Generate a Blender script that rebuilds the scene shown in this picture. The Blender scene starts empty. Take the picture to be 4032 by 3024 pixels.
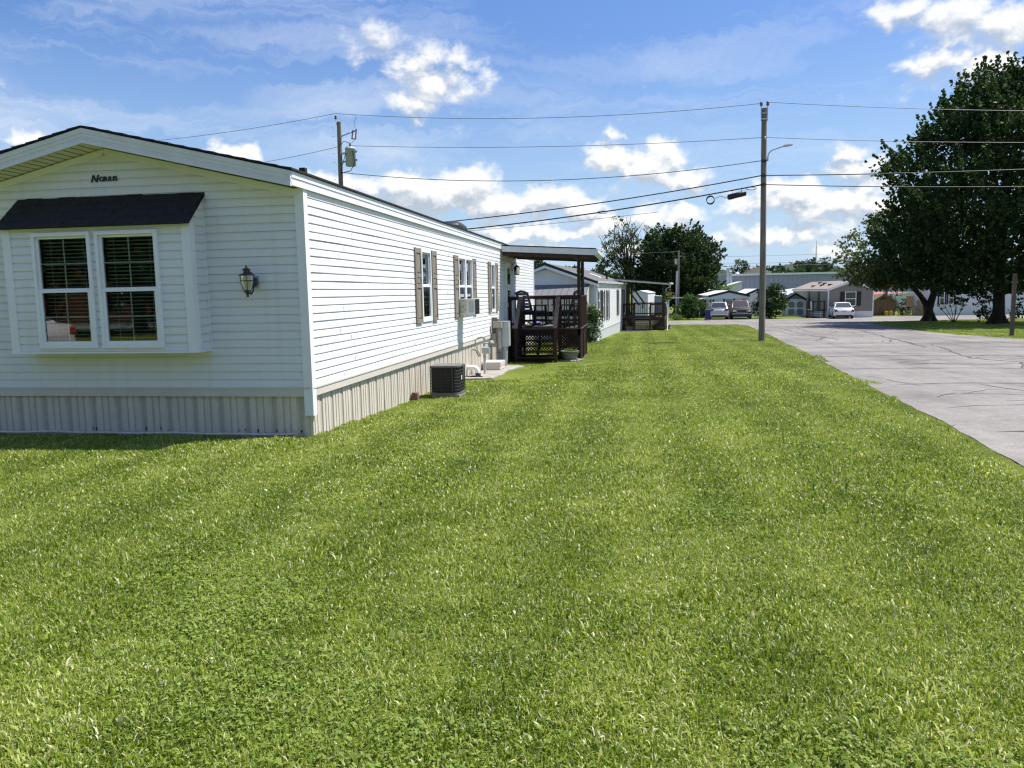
import bpy, bmesh, math, random
import numpy as np
from mathutils import Vector, Matrix
from mathutils.geometry import delaunay_2d_cdt
random.seed(7)
RNG = np.random.default_rng(11)
SC = bpy.context.scene
COL = SC.collection
R_ = math.radians

# ---------------------------------------------------------------- helpers
def V3(*a): return Vector(a)

def gz(y):
    """terrain height: the park falls gently away from the viewer"""
    Y = (-40, 0, 9.1, 12.5, 21.5, 35, 75, 120, 300)
    Z = (.5, 0, -.16, -.27, -.48, -.76, -1.35, -1.7, -1.7)
    return float(np.interp(y, Y, Z))

def link(o, parent=None):
    COL.objects.link(o)
    if parent is not None: o.parent = parent
    return o

def tag(o, label=None, cat=None, group=None, kind=None):
    if label: o['label'] = label
    if cat: o['category'] = cat
    if group: o['group'] = group
    if kind: o['kind'] = kind
    return o

def thing(name, label, cat, loc=(0, 0, 0), rz=0, group=None):
    o = bpy.data.objects.new(name, None)
    o.empty_display_size = .2
    o.location = loc; o.rotation_euler = (0, 0, rz)
    link(o)
    return tag(o, label, cat, group)

class MB:
    """collects shapes and links them as ONE mesh object"""
    def __init__(s): s.v = []; s.f = []; s.sm = []
    def add(s, vs, fs, smooth=False):
        n = len(s.v); s.v += [tuple(p) for p in vs]
        for f in fs: s.f.append(tuple(n + i for i in f)); s.sm.append(smooth)
        return s
    def box(s, x0, y0, z0, x1, y1, z1):
        return s.add([(x0,y0,z0),(x1,y0,z0),(x1,y1,z0),(x0,y1,z0),(x0,y0,z1),(x1,y0,z1),(x1,y1,z1),(x0,y1,z1)],
              [(0,3,2,1),(4,5,6,7),(0,1,5,4),(1,2,6,5),(2,3,7,6),(3,0,4,7)])
    def bar(s, p, q, w, h, up=(0, 0, 1)):
        p, q = Vector(p), Vector(q); d = (q - p).normalized(); up = Vector(up)
        a = d.cross(up)
        if a.length < 1e-4: a = d.cross(Vector((1, 0, 0)))
        a.normalize(); b = a.cross(d).normalized()
        a *= w / 2; b *= h / 2
        vs = [p-a-b, p+a-b, p+a+b, p-a+b, q-a-b, q+a-b, q+a+b, q-a+b]
        return s.add(vs, [(0,1,2,3),(7,6,5,4),(0,4,5,1),(1,5,6,2),(2,6,7,3),(3,7,4,0)])
    def quad(s, a, b, c, d): return s.add([a, b, c, d], [(0, 1, 2, 3)])
    def poly(s, pts): return s.add(pts, [tuple(range(len(pts)))])
    def prism(s, pts, vec):
        n = len(pts); vec = Vector(vec); pts = [Vector(p) for p in pts]
        fs = [tuple(range(n - 1, -1, -1)), tuple(range(n, 2 * n))]
        fs += [(i, (i + 1) % n, n + (i + 1) % n, n + i) for i in range(n)]
        return s.add(pts + [p + vec for p in pts], fs)
    def tube(s, pts, r, n=8, cap=True, smooth=True):
        pts = [Vector(p) for p in pts]; m = len(pts)
        rs = r if isinstance(r, (list, tuple)) else [r] * m
        vs = []; a = None
        for i, p in enumerate(pts):
            d = (pts[min(i + 1, m - 1)] - pts[max(i - 1, 0)])
            d = d.normalized() if d.length > 1e-9 else Vector((0, 0, 1))
            if a is None: a = d.orthogonal().normalized()
            else:
                a = a - d * a.dot(d)
                a = a.normalized() if a.length > 1e-6 else d.orthogonal().normalized()
            b = d.cross(a)
            for k in range(n):
                t = 2 * math.pi * k / n
                vs.append(p + (a * math.cos(t) + b * math.sin(t)) * rs[i])
        fs = [(i*n+k, i*n+(k+1) % n, (i+1)*n+(k+1) % n, (i+1)*n+k) for i in range(m-1) for k in range(n)]
        s.add(vs, fs, smooth)
        if cap: s.add(vs[:n], [tuple(range(n-1, -1, -1))]); s.add(vs[-n:], [tuple(range(n))])
        return s
    def lathe(s, prof, c=(0, 0, 0), n=16, smooth=True, sx=1, sy=1):
        vs = [(c[0]+r*math.cos(2*math.pi*k/n)*sx, c[1]+r*math.sin(2*math.pi*k/n)*sy, c[2]+z) for r, z in prof for k in range(n)]
        fs = [(i*n+k, i*n+(k+1) % n, (i+1)*n+(k+1) % n, (i+1)*n+k) for i in range(len(prof)-1) for k in range(n)]
        s.add(vs, fs, smooth)
        if prof[0][0] > 1e-4: s.add(vs[:n], [tuple(range(n-1, -1, -1))])
        if prof[-1][0] > 1e-4: s.add(vs[-n:], [tuple(range(n))])
        return s
    def loft(s, rings, smooth=True, cap=True):
        n = len(rings[0]); vs = [p for r in rings for p in r]
        s.add(vs, [(i*n+k, i*n+(k+1) % n, (i+1)*n+(k+1) % n, (i+1)*n+k) for i in range(len(rings)-1) for k in range(n)], smooth)
        if cap: s.add(rings[0], [tuple(range(n-1, -1, -1))]); s.add(rings[-1], [tuple(range(n))])
        return s
    def rot(s, ang, piv=(0, 0, 0), axis='Z'):
        m = Matrix.Translation(piv) @ Matrix.Rotation(ang, 4, axis) @ Matrix.Translation(-Vector(piv))
        s.v = [tuple(m @ Vector(p)) for p in s.v]; return s
    def build(s, name, m, parent=None, fixn=True, loc=None):
        me = bpy.data.meshes.new(name)
        me.from_pydata(s.v, [], s.f)
        me.polygons.foreach_set('use_smooth', s.sm)
        if fixn:
            b = bmesh.new(); b.from_mesh(me); bmesh.ops.recalc_face_normals(b, faces=b.faces); b.to_mesh(me); b.free()
        for x in (m if isinstance(m, (list, tuple)) else [m]): me.materials.append(x)
        me.update()
        o = bpy.data.objects.new(name, me)
        if loc is not None: o.location = loc
        return link(o, parent)

def tri_mesh(name, V, T, m, parent=None, rnd=None, per=None):
    """big triangle mesh from numpy arrays; rnd: one random number per vertex"""
    me = bpy.data.meshes.new(name)
    me.vertices.add(len(V)); me.vertices.foreach_set('co', np.ascontiguousarray(V, dtype=np.float32).ravel())
    me.loops.add(T.size); me.loops.foreach_set('vertex_index', np.ascontiguousarray(T, dtype=np.int32).ravel())
    me.polygons.add(len(T)); me.polygons.foreach_set('loop_start', np.arange(0, T.size, 3, dtype=np.int32))
    me.update(calc_edges=True)
    if rnd is not None:
        at = me.attributes.new('rnd', 'FLOAT', 'POINT'); at.data.foreach_set('value', rnd.astype(np.float32))
    me.materials.append(m)
    o = bpy.data.objects.new(name, me)
    return o if parent == 'none' else link(o, parent)

# ---------------------------------------------------------------- materials
class NT:
    def __init__(s, nt): s.nt = nt; s.N = nt.nodes; s.L = nt.links
    def n(s, t, **kw):
        x = s.N.new(t)
        for k, v in kw.items():
            if hasattr(x, k): setattr(x, k, v)
        return x
    def set(s, sock, v):
        if hasattr(v, 'is_output') or isinstance(v, bpy.types.NodeSocket): s.L.new(v, sock)
        else: sock.default_value = v
    def math(s, op, a, b=None, c=None, clamp=False):
        x = s.n('ShaderNodeMath', operation=op); x.use_clamp = clamp
        s.set(x.inputs[0], a)
        if b is not None: s.set(x.inputs[1], b)
        if c is not None: s.set(x.inputs[2], c)
        return x.outputs[0]
    def vmath(s, op, a, b=None):
        x = s.n('ShaderNodeVectorMath', operation=op); s.set(x.inputs[0], a)
        if b is not None: s.set(x.inputs[1], b)
        return x.outputs['Value'] if op in ('DOT_PRODUCT', 'LENGTH', 'DISTANCE') else x.outputs[0]
    def noise(s, vec, scale, detail=4, rough=.55, dist=0, out='Fac'):
        x = s.n('ShaderNodeTexNoise'); s.set(x.inputs['Vector'], vec)
        x.inputs['Scale'].default_value = scale; x.inputs['Detail'].default_value = detail
        x.inputs['Roughness'].default_value = rough; x.inputs['Distortion'].default_value = dist
        return x.outputs[out]
    def ramp(s, f, stops, interp='LINEAR'):
        x = s.n('ShaderNodeValToRGB'); s.set(x.inputs[0], f); cr = x.color_ramp; cr.interpolation = interp
        while len(cr.elements) < len(stops): cr.elements.new(.5)
        for e, (p, c) in zip(cr.elements, stops):
            e.position = p; e.color = c if len(c) == 4 else (*c, 1)
        return x.outputs[0]
    def mix(s, f, a, b, mode='MIX'):
        x = s.n('ShaderNodeMix'); x.data_type = 'RGBA'; x.blend_type = mode
        s.set(x.inputs[0], f); s.set(x.inputs[6], a if not isinstance(a, tuple) else (*a[:3], 1)); s.set(x.inputs[7], b if not isinstance(b, tuple) else (*b[:3], 1))
        return x.outputs[2]
    def mapr(s, v, a, b, c, d, clamp=True):
        x = s.n('ShaderNodeMapRange'); x.clamp = clamp
        s.set(x.inputs[0], v)
        for i, q in enumerate((a, b, c, d)): x.inputs[i + 1].default_value = q
        return x.outputs[0]
    def bump(s, h, strength=.3, dist=.01):
        x = s.n('ShaderNodeBump'); s.set(x.inputs['Height'], h)
        x.inputs['Strength'].default_value = strength; x.inputs['Distance'].default_value = dist
        return x.outputs[0]
    def stretch(s, vec, sc):
        x = s.n('ShaderNodeMapping'); s.set(x.inputs[0], vec); x.inputs['Scale'].default_value = sc
        return x.outputs[0]

def newmat(name):
    m = bpy.data.materials.new(name); m.use_nodes = True
    t = NT(m.node_tree); b = m.node_tree.nodes['Principled BSDF']
    return m, t, b

def mat(name, col, rough=.6, var=.12, scale=6, stretch=(1, 1, 1), col2=None, cut=(.4, .7), bump=0, bscale=60, bdist=.004, metal=0, spec=.4, coat=0):
    """painted / weathered surface: base colour with soft mottling, optional second colour in patches, fine bump"""
    m, t, b = newmat(name)
    co = t.n('ShaderNodeTexCoord').outputs['Object']
    if stretch != (1, 1, 1): co = t.stretch(co, stretch)
    n1 = t.noise(co, scale, 5, .6)
    lo = tuple(c * (1 - var) for c in col); hi = tuple(min(1, c * (1 + var)) for c in col)
    c = t.ramp(n1, [(.3, lo), (.7, hi)])
    if col2 is not None:
        n2 = t.noise(co, scale * 2.3, 6, .65)
        c = t.mix(t.mapr(n2, cut[0], cut[1], 0, 1), c, col2)
    t.L.new(c, b.inputs['Base Color'])
    b.inputs['Roughness'].default_value = rough; b.inputs['Metallic'].default_value = metal
    b.inputs['Specular IOR Level'].default_value = spec
    if coat: b.inputs['Coat Weight'].default_value = coat; b.inputs['Coat Roughness'].default_value = .08
    if bump:
        t.L.new(t.bump(t.noise(co, bscale, 5, .65), bump, bdist), b.inputs['Normal'])
    return m

def glass_mat(name, refl=.1, tint=(.8, .9, .88), frontcol=None):
    """window pane: see-through with a mirror-like share"""
    m, t, b = newmat(name); t.N.remove(b)
    out = t.N['Material Output']
    tr = t.n('ShaderNodeBsdfTransparent'); tr.inputs[0].default_value = (*tint, 1)
    gl = t.n('ShaderNodeBsdfGlossy'); gl.inputs['Roughness'].default_value = .02
    fr = t.n('ShaderNodeFresnel'); fr.inputs[0].default_value = 1.5
    f = t.math('ADD', t.math('MULTIPLY', fr.outputs[0], 1.6), refl - .06, clamp=True)
    mx = t.n('ShaderNodeMixShader'); t.set(mx.inputs[0], f); t.L.new(tr.outputs[0], mx.inputs[1]); t.L.new(gl.outputs[0], mx.inputs[2])
    t.L.new(mx.outputs[0], out.inputs[0])
    return m

def leaf_mat(name, dark, light, transl=.3, rough=.6):
    m, t, b = newmat(name)
    a = t.n('ShaderNodeAttribute', attribute_name='rnd').outputs['Fac']
    pos = t.n('ShaderNodeNewGeometry').outputs['Position']
    n1 = t.noise(pos, .35, 3)
    f = t.math('ADD', t.math('MULTIPLY', a, .65), t.math('MULTIPLY', n1, .5), clamp=True)
    c = t.ramp(f, [(.2, dark), (.85, light)])
    t.L.new(c, b.inputs['Base Color']); b.inputs['Roughness'].default_value = rough; b.inputs['Specular IOR Level'].default_value = .18
    tl = t.n('ShaderNodeBsdfTranslucent'); t.L.new(t.mix(.5, c, (light[0]*1.3, light[1]*1.3, light[2]*.6)), tl.inputs[0])
    mx = t.n('ShaderNodeMixShader'); mx.inputs[0].default_value = transl
    t.L.new(b.outputs[0], mx.inputs[1]); t.L.new(tl.outputs[0], mx.inputs[2])
    t.L.new(mx.outputs[0], t.N['Material Output'].inputs[0])
    return m

M = {}
def vinyl_mat(name):
    """white siding with faint rain streaks and a dirty film in patches"""
    m, t, b = newmat(name); co = t.n('ShaderNodeTexCoord').outputs['Object']
    n1 = t.noise(co, 1.1, 4, .6); n2 = t.noise(t.stretch(co, (7, 7, .35)), 1.0, 5, .65); n3 = t.noise(t.stretch(co, (.5, .5, 9)), 1.0, 4, .6)
    c = t.ramp(n1, [(.3, (.695, .705, .715)), (.7, (.735, .745, .755))])
    c = t.mix(t.mapr(n2, .52, .80, 0, .32), c, (.50, .49, .42)); c = t.mix(t.mapr(n3, .55, .78, 0, .22), c, (.55, .53, .47))
    t.L.new(c, b.inputs['Base Color']); b.inputs['Roughness'].default_value = .42; b.inputs['Specular IOR Level'].default_value = .35
    t.L.new(t.bump(t.noise(t.stretch(co, (1, 1, 3)), 3.0, 3), .10, .02), b.inputs['Normal']); return m
M['vinyl'] = vinyl_mat('white_vinyl')
M['trim'] = mat('white_trim', (.77, .785, .81), .38, .025, 3, spec=.4)
M['rake'] = mat('weathered_white_metal', (.66, .67, .68), .4, .06, 5, (1, 1, 1), col2=(.62, .61, .58), cut=(.55, .8))
M['soffit'] = mat('soffit', (.72, .72, .68), .5, .04, 4)
M['skirt'] = mat('greige_skirting', (.59, .54, .46), .55, .1, 3, (3, 3, .6), col2=(.42, .37, .30), cut=(.58, .85))
M['skirtvent'] = mat('perforated_skirting', (.42, .385, .32), .7, .3, 90, bump=.5, bscale=110)
M['belt'] = mat('greige_trim', (.58, .54, .49), .5, .05, 4)
M['dirt'] = mat('black_rot', (.03, .025, .02), .9, .4, 20)
M['shingle'] = mat('dark_shingle', (.013, .0125, .014), .85, .35, 14, bump=.6, bscale=120, col2=(.028, .026, .026), cut=(.5, .75))
M['shutter'] = mat('taupe_shutter', (.235, .205, .17), .45, .05, 4, spec=.35)
M['glass'] = glass_mat('window_glass', .12)
M['sideglass'] = glass_mat('side_window_glass', .25)
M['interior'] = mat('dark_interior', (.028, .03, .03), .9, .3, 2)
M['blind'] = mat('blind_slats', (.62, .68, .65), .5, .1, 4)
M['curtain'] = mat('curtain', (.55, .52, .47), .8, .12, 3, (12, 12, 1))
M['black'] = mat('black_metal', (.02, .02, .021), .4, .3, 10, metal=.2)
M['blackpl'] = mat('black_plastic', (.018, .018, .02), .5, .2, 8)
M['pewter'] = mat('pewter_metal', (.075, .07, .065), .38, .3, 14, metal=.7, spec=.5)
M['lampglass'] = glass_mat('lamp_glass', .15, (.85, .85, .8))
M['frost'] = mat('frosted_bulb', (.75, .73, .68), .3, .02)
M['deckwood'] = mat('red_stained_wood', (.030, .0095, .0065), .7, .35, 5, (1, 1, .15), col2=(.075, .03, .02), cut=(.58, .82), bump=.4, bscale=40)
M['deckworn'] = mat('worn_handrail_wood', (.20, .115, .085), .8, .3, 10, (1, 1, .4), col2=(.38, .31, .25), cut=(.45, .62), bump=.4, bscale=50)
M['deckfloor'] = mat('weathered_decking', (.09, .065, .05), .8, .3, 6, (.3, 3, 1), col2=(.14, .12, .10), cut=(.5, .7), bump=.3)
M['darkwood'] = mat('dark_porch_post', (.045, .030, .022), .7, .35, 6, (1, 1, .15), bump=.3)
M['brownwood'] = mat('brown_stained_wood', (.045, .021, .013), .7, .35, 6, (1, 1, .2), col2=(.09, .055, .035), cut=(.55, .75), bump=.3)
M['newwood'] = mat('yellow_pine_wood', (.36, .22, .12), .7, .2, 5, (1, 1, .2), bump=.2)
M['navy'] = mat('navy_black_paint', (.012, .015, .024), .45, .3, 8)
M['cushion'] = mat('blue_patterned_cushion', (.03, .045, .08), .9, .5, 40, col2=(.09, .11, .15), cut=(.5, .6))
M['metalgrey'] = mat('galvanised_grey', (.42, .44, .46), .42, .1, 7, metal=.25, spec=.5)
M['boxgrey'] = mat('grey_enclosure', (.40, .41, .39), .5, .08, 6)
M['boxtan'] = mat('tan_grey_enclosure', (.33, .31, .26), .6, .1, 6)
M['oldwood'] = mat('grey_weathered_wood', (.22, .19, .155), .85, .35, 5, (1, 1, .08), col2=(.10, .085, .07), cut=(.5, .7), bump=.6, bscale=50)
M['postwood'] = mat('brown_weathered_post', (.135, .10, .07), .85, .3, 5, (1, 1, .1), col2=(.07, .05, .035), cut=(.5, .7), bump=.5)
M['polewood'] = mat('utility_pole_wood', (.195, .168, .13), .88, .35, 3.0, (3, 3, .16), col2=(.12, .105, .08), cut=(.46, .72), bump=.7, bscale=25, bdist=.01)
M['pvc'] = mat('white_pvc', (.85, .85, .83), .3, .02)
M['acdark'] = mat('dark_coil', (.012, .013, .016), .6, .5, 60, (1, 1, 8), bump=.3)
M['acframe'] = mat('condenser_frame', (.13, .128, .12), .5, .1, 8)
M['wirerust'] = mat('rusty_guard_wire', (.055, .043, .032), .6, .3, 20)
M['whiteplastic'] = mat('white_plastic', (.74, .74, .72), .45, .03)
M['concrete'] = mat('old_concrete', (.30, .28, .25), .9, .2, 4, col2=(.16, .14, .12), cut=(.5, .7), bump=.5, bscale=30)
M['brick'] = mat('red_brick', (.15, .085, .065), .9, .2, 12, bump=.4)
M['insul'] = mat('glazed_insulator', (.11, .06, .045), .2, .1, 4, spec=.6)
M['whiteporc'] = mat('pale_porcelain', (.55, .55, .53), .25, .05)
M['wire'] = mat('aged_conductor', (.12, .12, .125), .5, .1, 4, metal=.3)
M['cable'] = mat('black_cable', (.02, .02, .022), .55, .15, 4)
M['awngrey'] = mat('grey_awning', (.15, .15, .165), .5, .06, 3)
M['awnbeige'] = mat('beige_awning_side', (.50, .46, .38), .6, .06, 3)
M['roofbrown'] = mat('brown_grey_shingle', (.115, .110, .105), .9, .2, 10, (1, 1, 1), bump=.5, bscale=60, col2=(.085, .08, .078), cut=(.5, .7))
M['darktrim'] = mat('dark_metal_edge', (.018, .017, .026), .5, .2, 5)
M['whiteroof'] = mat('white_coated_roof', (.62, .62, .64), .5, .12, 1.2, col2=(.45, .43, .42), cut=(.55, .8))
M['tanroof'] = mat('tan_shingle', (.25, .21, .175), .9, .15, 6, bump=.4)
M['tan'] = mat('tan_stucco', (.40, .34, .25), .85, .08, 1)
M['terracotta'] = mat('galvanised_tub', (.17, .18, .17), .6, .2, 6, (1, 1, 3))
M['soil'] = mat('potting_soil', (.05, .035, .025), .95, .3, 20)
M['stonegrey'] = mat('grey_stone', (.27, .25, .22), .9, .3, 15, bump=.5)
M['bluebin'] = mat('blue_plastic', (.012, .022, .13), .45, .1, 4)
M['bark'] = mat('bark', (.06, .047, .036), .95, .4, 3, (2.5, 2.5, .5), col2=(.03, .024, .02), cut=(.45, .65), bump=.9, bscale=14, bdist=.03)
M['fencewood'] = mat('brown_board_fence', (.155, .105, .058), .85, .3, 2, (4, 4, .4), bump=.3)
M['yellow'] = mat('yellow_plastic', (.55, .38, .05), .5, .1, 4)
M['redroof'] = mat('faded_red_roof', (.32, .13, .10), .7, .2, 2)
M['blue'] = mat('blue_fabric', (.10, .16, .45), .8, .1, 6)
# ---------------------------------------------------------------- building helpers
def siding(mb, P0, al, nr, z0, z1, h, rng, openings=(), wob=0, seg=1.2, seed=1):
    """lapped vinyl siding as real courses. P0: foot point, al: unit vector along the wall, nr: outward normal."""
    P0, al, nr = Vector(P0), Vector(al), Vector(nr)
    prof = ((0, .000), (0, .0165), (.72, .0135), (.86, .005), (1.0, .000))
    n = int(math.ceil((z1 - z0) / h))
    rs = random.Random(seed)
    ph = [(rs.random() * 6, rs.random() * 6) for _ in range(n + 1)]
    def P(a, z, off, c):
        w = 0
        if wob: w = wob * (math.sin(a * .9 + ph[c][0]) + .6 * math.sin(a * 2.3 + ph[c][1]))
        return P0 + al * a + nr * (off + abs(w) * .3) + Vector((0, 0, z + w))
    for c in range(n):
        zb = z0 + c * h
        for (f0, o0), (f1, o1) in zip(prof, prof[1:]):
            za, zc = zb + f0 * h, zb + f1 * h
            if za >= z1 - 1e-4: continue
            zc = min(zc, z1); zm = (za + zc) / 2
            A0, A1 = rng(za); B0, B1 = rng(zc)
            if A1 - A0 < .01: continue
            if B1 < B0: B0 = B1 = (B0 + B1) / 2
            ops = sorted((o[0], o[1]) for o in openings if o[2] < zm < o[3])
            cur = A0; iv = []
            for a, b in ops:
                if a > cur: iv.append((cur, min(a, A1)))
                cur = max(cur, b)
            if cur < A1: iv.append((cur, A1))
            for a, b in iv:
                k = max(1, int((b - a) / seg)) if wob else 1
                for j in range(k):
                    s0 = a + (b - a) * j / k; s1 = a + (b - a) * (j + 1) / k
                    t0 = B0 if s0 == A0 else max(B0, min(B1, s0)); t1 = B1 if s1 == A1 else max(B0, min(B1, s1))
                    mb.quad(P(s0, za, o0, c), P(s1, za, o0, c), P(t1, zc, o1, c), P(t0, zc, o1, c))
    return mb

def skirting(mb, vent, P0, al, nr, a0, a1, zt, zb):
    """ribbed vertical skirting panels; every panel of .36 m carries three ribs and one perforated strip"""
    P0, al, nr = Vector(P0), Vector(al), Vector(nr)
    def P(a, o, top): return P0 + al * a + nr * o + Vector((0, 0, zt if top else zb(a)))
    pat = ((0, 0), (.008, .017), (.078, .017), (.086, 0), (.098, 0), (.106, .017), (.168, .017), (.176, 0), (.188, 0), (.196, .017), (.266, .017), (.274, 0), (.286, 0), (.295, .006), (.345, .006), (.353, 0), (.36, 0))
    k = 0
    while a0 + k * .36 < a1:
        for (p, o), (q, r) in zip(pat, pat[1:]):
            s, e = a0 + k * .36 + p, min(a0 + k * .36 + q, a1)
            if s >= a1: break
            m = vent if (p == .295) else mb
            m.quad(P(s, o, 0), P(e, r, 0), P(e, r, 1), P(s, o, 1))
        k += 1

def frame(mb, o, al, nr, a0, a1, z0, z1, w, d0, d1):
    """rectangular frame of width w between depths d0 (inner) and d1 (outer) on a wall"""
    o, al, nr = Vector(o), Vector(al), Vector(nr)
    def bx(x0, x1, y0, y1):
        c = [o + al*x + nr*d + Vector((0, 0, z)) for d in (d0, d1) for x, z in ((x0, y0), (x1, y0), (x1, y1), (x0, y1))]
        mb.add(c, [(0,1,2,3),(7,6,5,4),(0,4,5,1),(1,5,6,2),(2,6,7,3),(3,7,4,0)])
    bx(a0, a0 + w, z0, z1); bx(a1 - w, a1, z0, z1); bx(a0 + w, a1 - w, z0, z0 + w); bx(a0 + w, a1 - w, z1 - w, z1)
    return bx

def window(parent, name, o, al, nr, a0, a1, z0, z1, glassm, grid=(2, 2), fw=.045, slats=True, back=.5, slatm=None, open_low=True):
    """double-hung window: outer frame > sashes, panes, muntins, blind. Depth is measured along nr."""
    o, al, nr = Vector(o), Vector(al), Vector(nr)
    fr = MB(); frame(fr, o, al, nr, a0, a1, z0, z1, fw, -.06, .035)
    f = fr.build(name, M['trim'], parent)
    zm = (z0 + z1) / 2; i0, i1 = a0 + fw, a1 - fw
    sa = MB(); gl = MB(); mu = MB()
    for lo, hi, dp in ((zm, z1 - fw, -.012), (z0 + fw, zm + .02, .012)):
        s_ = .030 if dp < 0 else .042
        bx = frame(sa, o, al, nr, i0, i1, lo, hi, s_, dp - .02, dp + .012)
        g = [o + al*x + nr*(dp - .006) + Vector((0, 0, z)) for x, z in ((i0+s_, lo+s_), (i1-s_, lo+s_), (i1-s_, hi-s_), (i0+s_, hi-s_))]
        gl.add(g, [(0, 1, 2, 3)])
        def bar(x0, x1, y0, y1):
            c = [o + al*x + nr*d + Vector((0, 0, z)) for d in (dp - .016, dp - .010) for x, z in ((x0, y0), (x1, y0), (x1, y1), (x0, y1))]
            mu.add(c, [(0,1,2,3),(7,6,5,4),(0,4,5,1),(1,5,6,2),(2,6,7,3),(3,7,4,0)])
        for k in range(1, grid[0]):
            x = i0 + s_ + (i1 - i0 - 2*s_) * k / grid[0]; bar(x - .008, x + .008, lo + s_, hi - s_)
        for k in range(1, grid[1]):
            z = lo + s_ + (hi - lo - 2*s_) * k / grid[1]; bar(i0 + s_, i1 - s_, z - .008, z + .008)
    sa.build('sash', M['trim'], f); gl.build('glass', glassm, f, fixn=False); mu.build('muntins', M['trim'], f)
    if slats:
        sl = MB(); z = z0 + .07
        while z < z1 - .06:
            c = [o + al*x + nr*d + Vector((0, 0, z + dz)) for x, d, dz in ((i0+.02, -.085, .004), (i1-.02, -.085, .004), (i1-.02, -.125, -.006), (i0+.02, -.125, -.006))]
            c2 = [p + Vector((0, 0, .003)) for p in c]
            sl.add(c + c2, [(0,1,2,3),(7,6,5,4),(0,4,5,1),(1,5,6,2),(2,6,7,3),(3,7,4,0)])
            z += .046
        for x in (i0 + .13, i1 - .13):
            sl.bar(o + al*x + nr*-.083 + Vector((0, 0, z0+.06)), o + al*x + nr*-.083 + Vector((0, 0, z1-.06)), .006, .002)
        sl.build('blind', slatm or M['blind'], f)
    return f

def shutter(parent, o, al, nr, a0, a1, z0, z1, m, panels=True):
    o, al, nr = Vector(o), Vector(al), Vector(nr)
    mb = MB()
    def bx(x0, x1, y0, y1, d0, d1):
        c = [o + al*x + nr*d + Vector((0, 0, z)) for d in (d0, d1) for x, z in ((x0, y0), (x1, y0), (x1, y1), (x0, y1))]
        mb.add(c, [(0,1,2,3),(7,6,5,4),(0,4,5,1),(1,5,6,2),(2,6,7,3),(3,7,4,0)])
    w = .055; H = z1 - z0
    bx(a0, a1, z0, z1, .014, .030 if panels else .062)
    if panels:
        bx(a0, a0+w, z0, z1, .030, .046); bx(a1-w, a1, z0, z1, .030, .046)
        rails = (0, .42, .52, .60, 1)
        zs = [z0 + H*r for r in rails]
        for z in (z0, z0+H*.47, z0+H*.61, z1-.09): bx(a0+w, a1-w, z, z+.07, .030, .046)
        for y0, y1 in ((z0+.10, z0+H*.47-.03), (z0+H*.47+.09, z0+H*.61-.015), (z0+H*.61+.10, z1-.12)):
            if y1 - y0 > .02: bx(a0+w+.03, a1-w-.03, y0, y1, .030, .040)
    return mb.build('shutter', m, parent)

# ================================================================ HOUSE 1 : the near mobile home
X1, Y1 = -4.0, 9.1
L1, W1 = 21.5, 5.16; XC = -W1 / 2
home = thing('mobile_home', 'long white vinyl mobile home in front with a black-roofed bay window and taupe shutters', 'mobile home', (X1, Y1, 0))
FX, FN = (1, 0, 0), (0, -1, 0)          # front wall: along +x, facing the camera
SY, SN = (0, 1, 0), (1, 0, 0)           # side wall: along +y, facing the lawn
ZB, ZT, ZP = .475, 2.885, 3.49
def gab(z):
    if z <= ZT: return (-W1 + .01, -.01)
    hw = W1 / 2 * (ZP - z) / (ZP - ZT); return (XC - hw, XC + hw)
bx0, bx1, bz0, bz1 = -3.81, -1.315, .965, 2.50      # bay, local x
mb = siding(MB(), (0, 0, 0), FX, FN, ZB, ZP, .1016, gab, [(bx0+.05, bx1-.05, bz0+.05, bz1+.1)], wob=.0012, seg=.8, seed=3)
mb.build('wall', M['vinyl'], home)
wins = [(5.17, 5.86, 1.08, 2.44), (8.28, 9.03, 1.08, 2.45), (9.03, 9.78, 1.08, 2.45), (12.3, 12.92, 1.06, 2.43)]
mb = siding(MB(), (0, 0, 0), SY, SN, ZB, 2.90, .1016, lambda z: (.01, L1 - .01), [(a+.02, b-.02, c+.02, d-.02) for a, b, c, d in wins], wob=.0026, seg=.45, seed=5)
for k in range(7):                                  # staggered butt seams of the siding panels
    for c in range(24):
        if random.random() < .35:
            y = 1.5 + k * 3.0 + random.uniform(-.6, .6)
            if any(a - .5 < y < b + .5 for a, b, _, _ in wins) or 14.5 < y < 16: continue
            z = ZB + c * .1016
            mb.box(.0175, y, z + .002, .0205, y + .02, z + .07)
mb.build('wall', M['vinyl'], home)
rear = MB(); siding(rear, (-W1, 0, 0), SY, (-1, 0, 0), ZB, 2.90, .1016, lambda z: (.01, L1 - .01))
rear.build('wall', M['vinyl'], home)
rear = MB(); siding(rear, (0, L1, 0), FX, (0, 1, 0), ZB, ZP, .1016, gab)
rear.build('wall', M['vinyl'], home)
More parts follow.
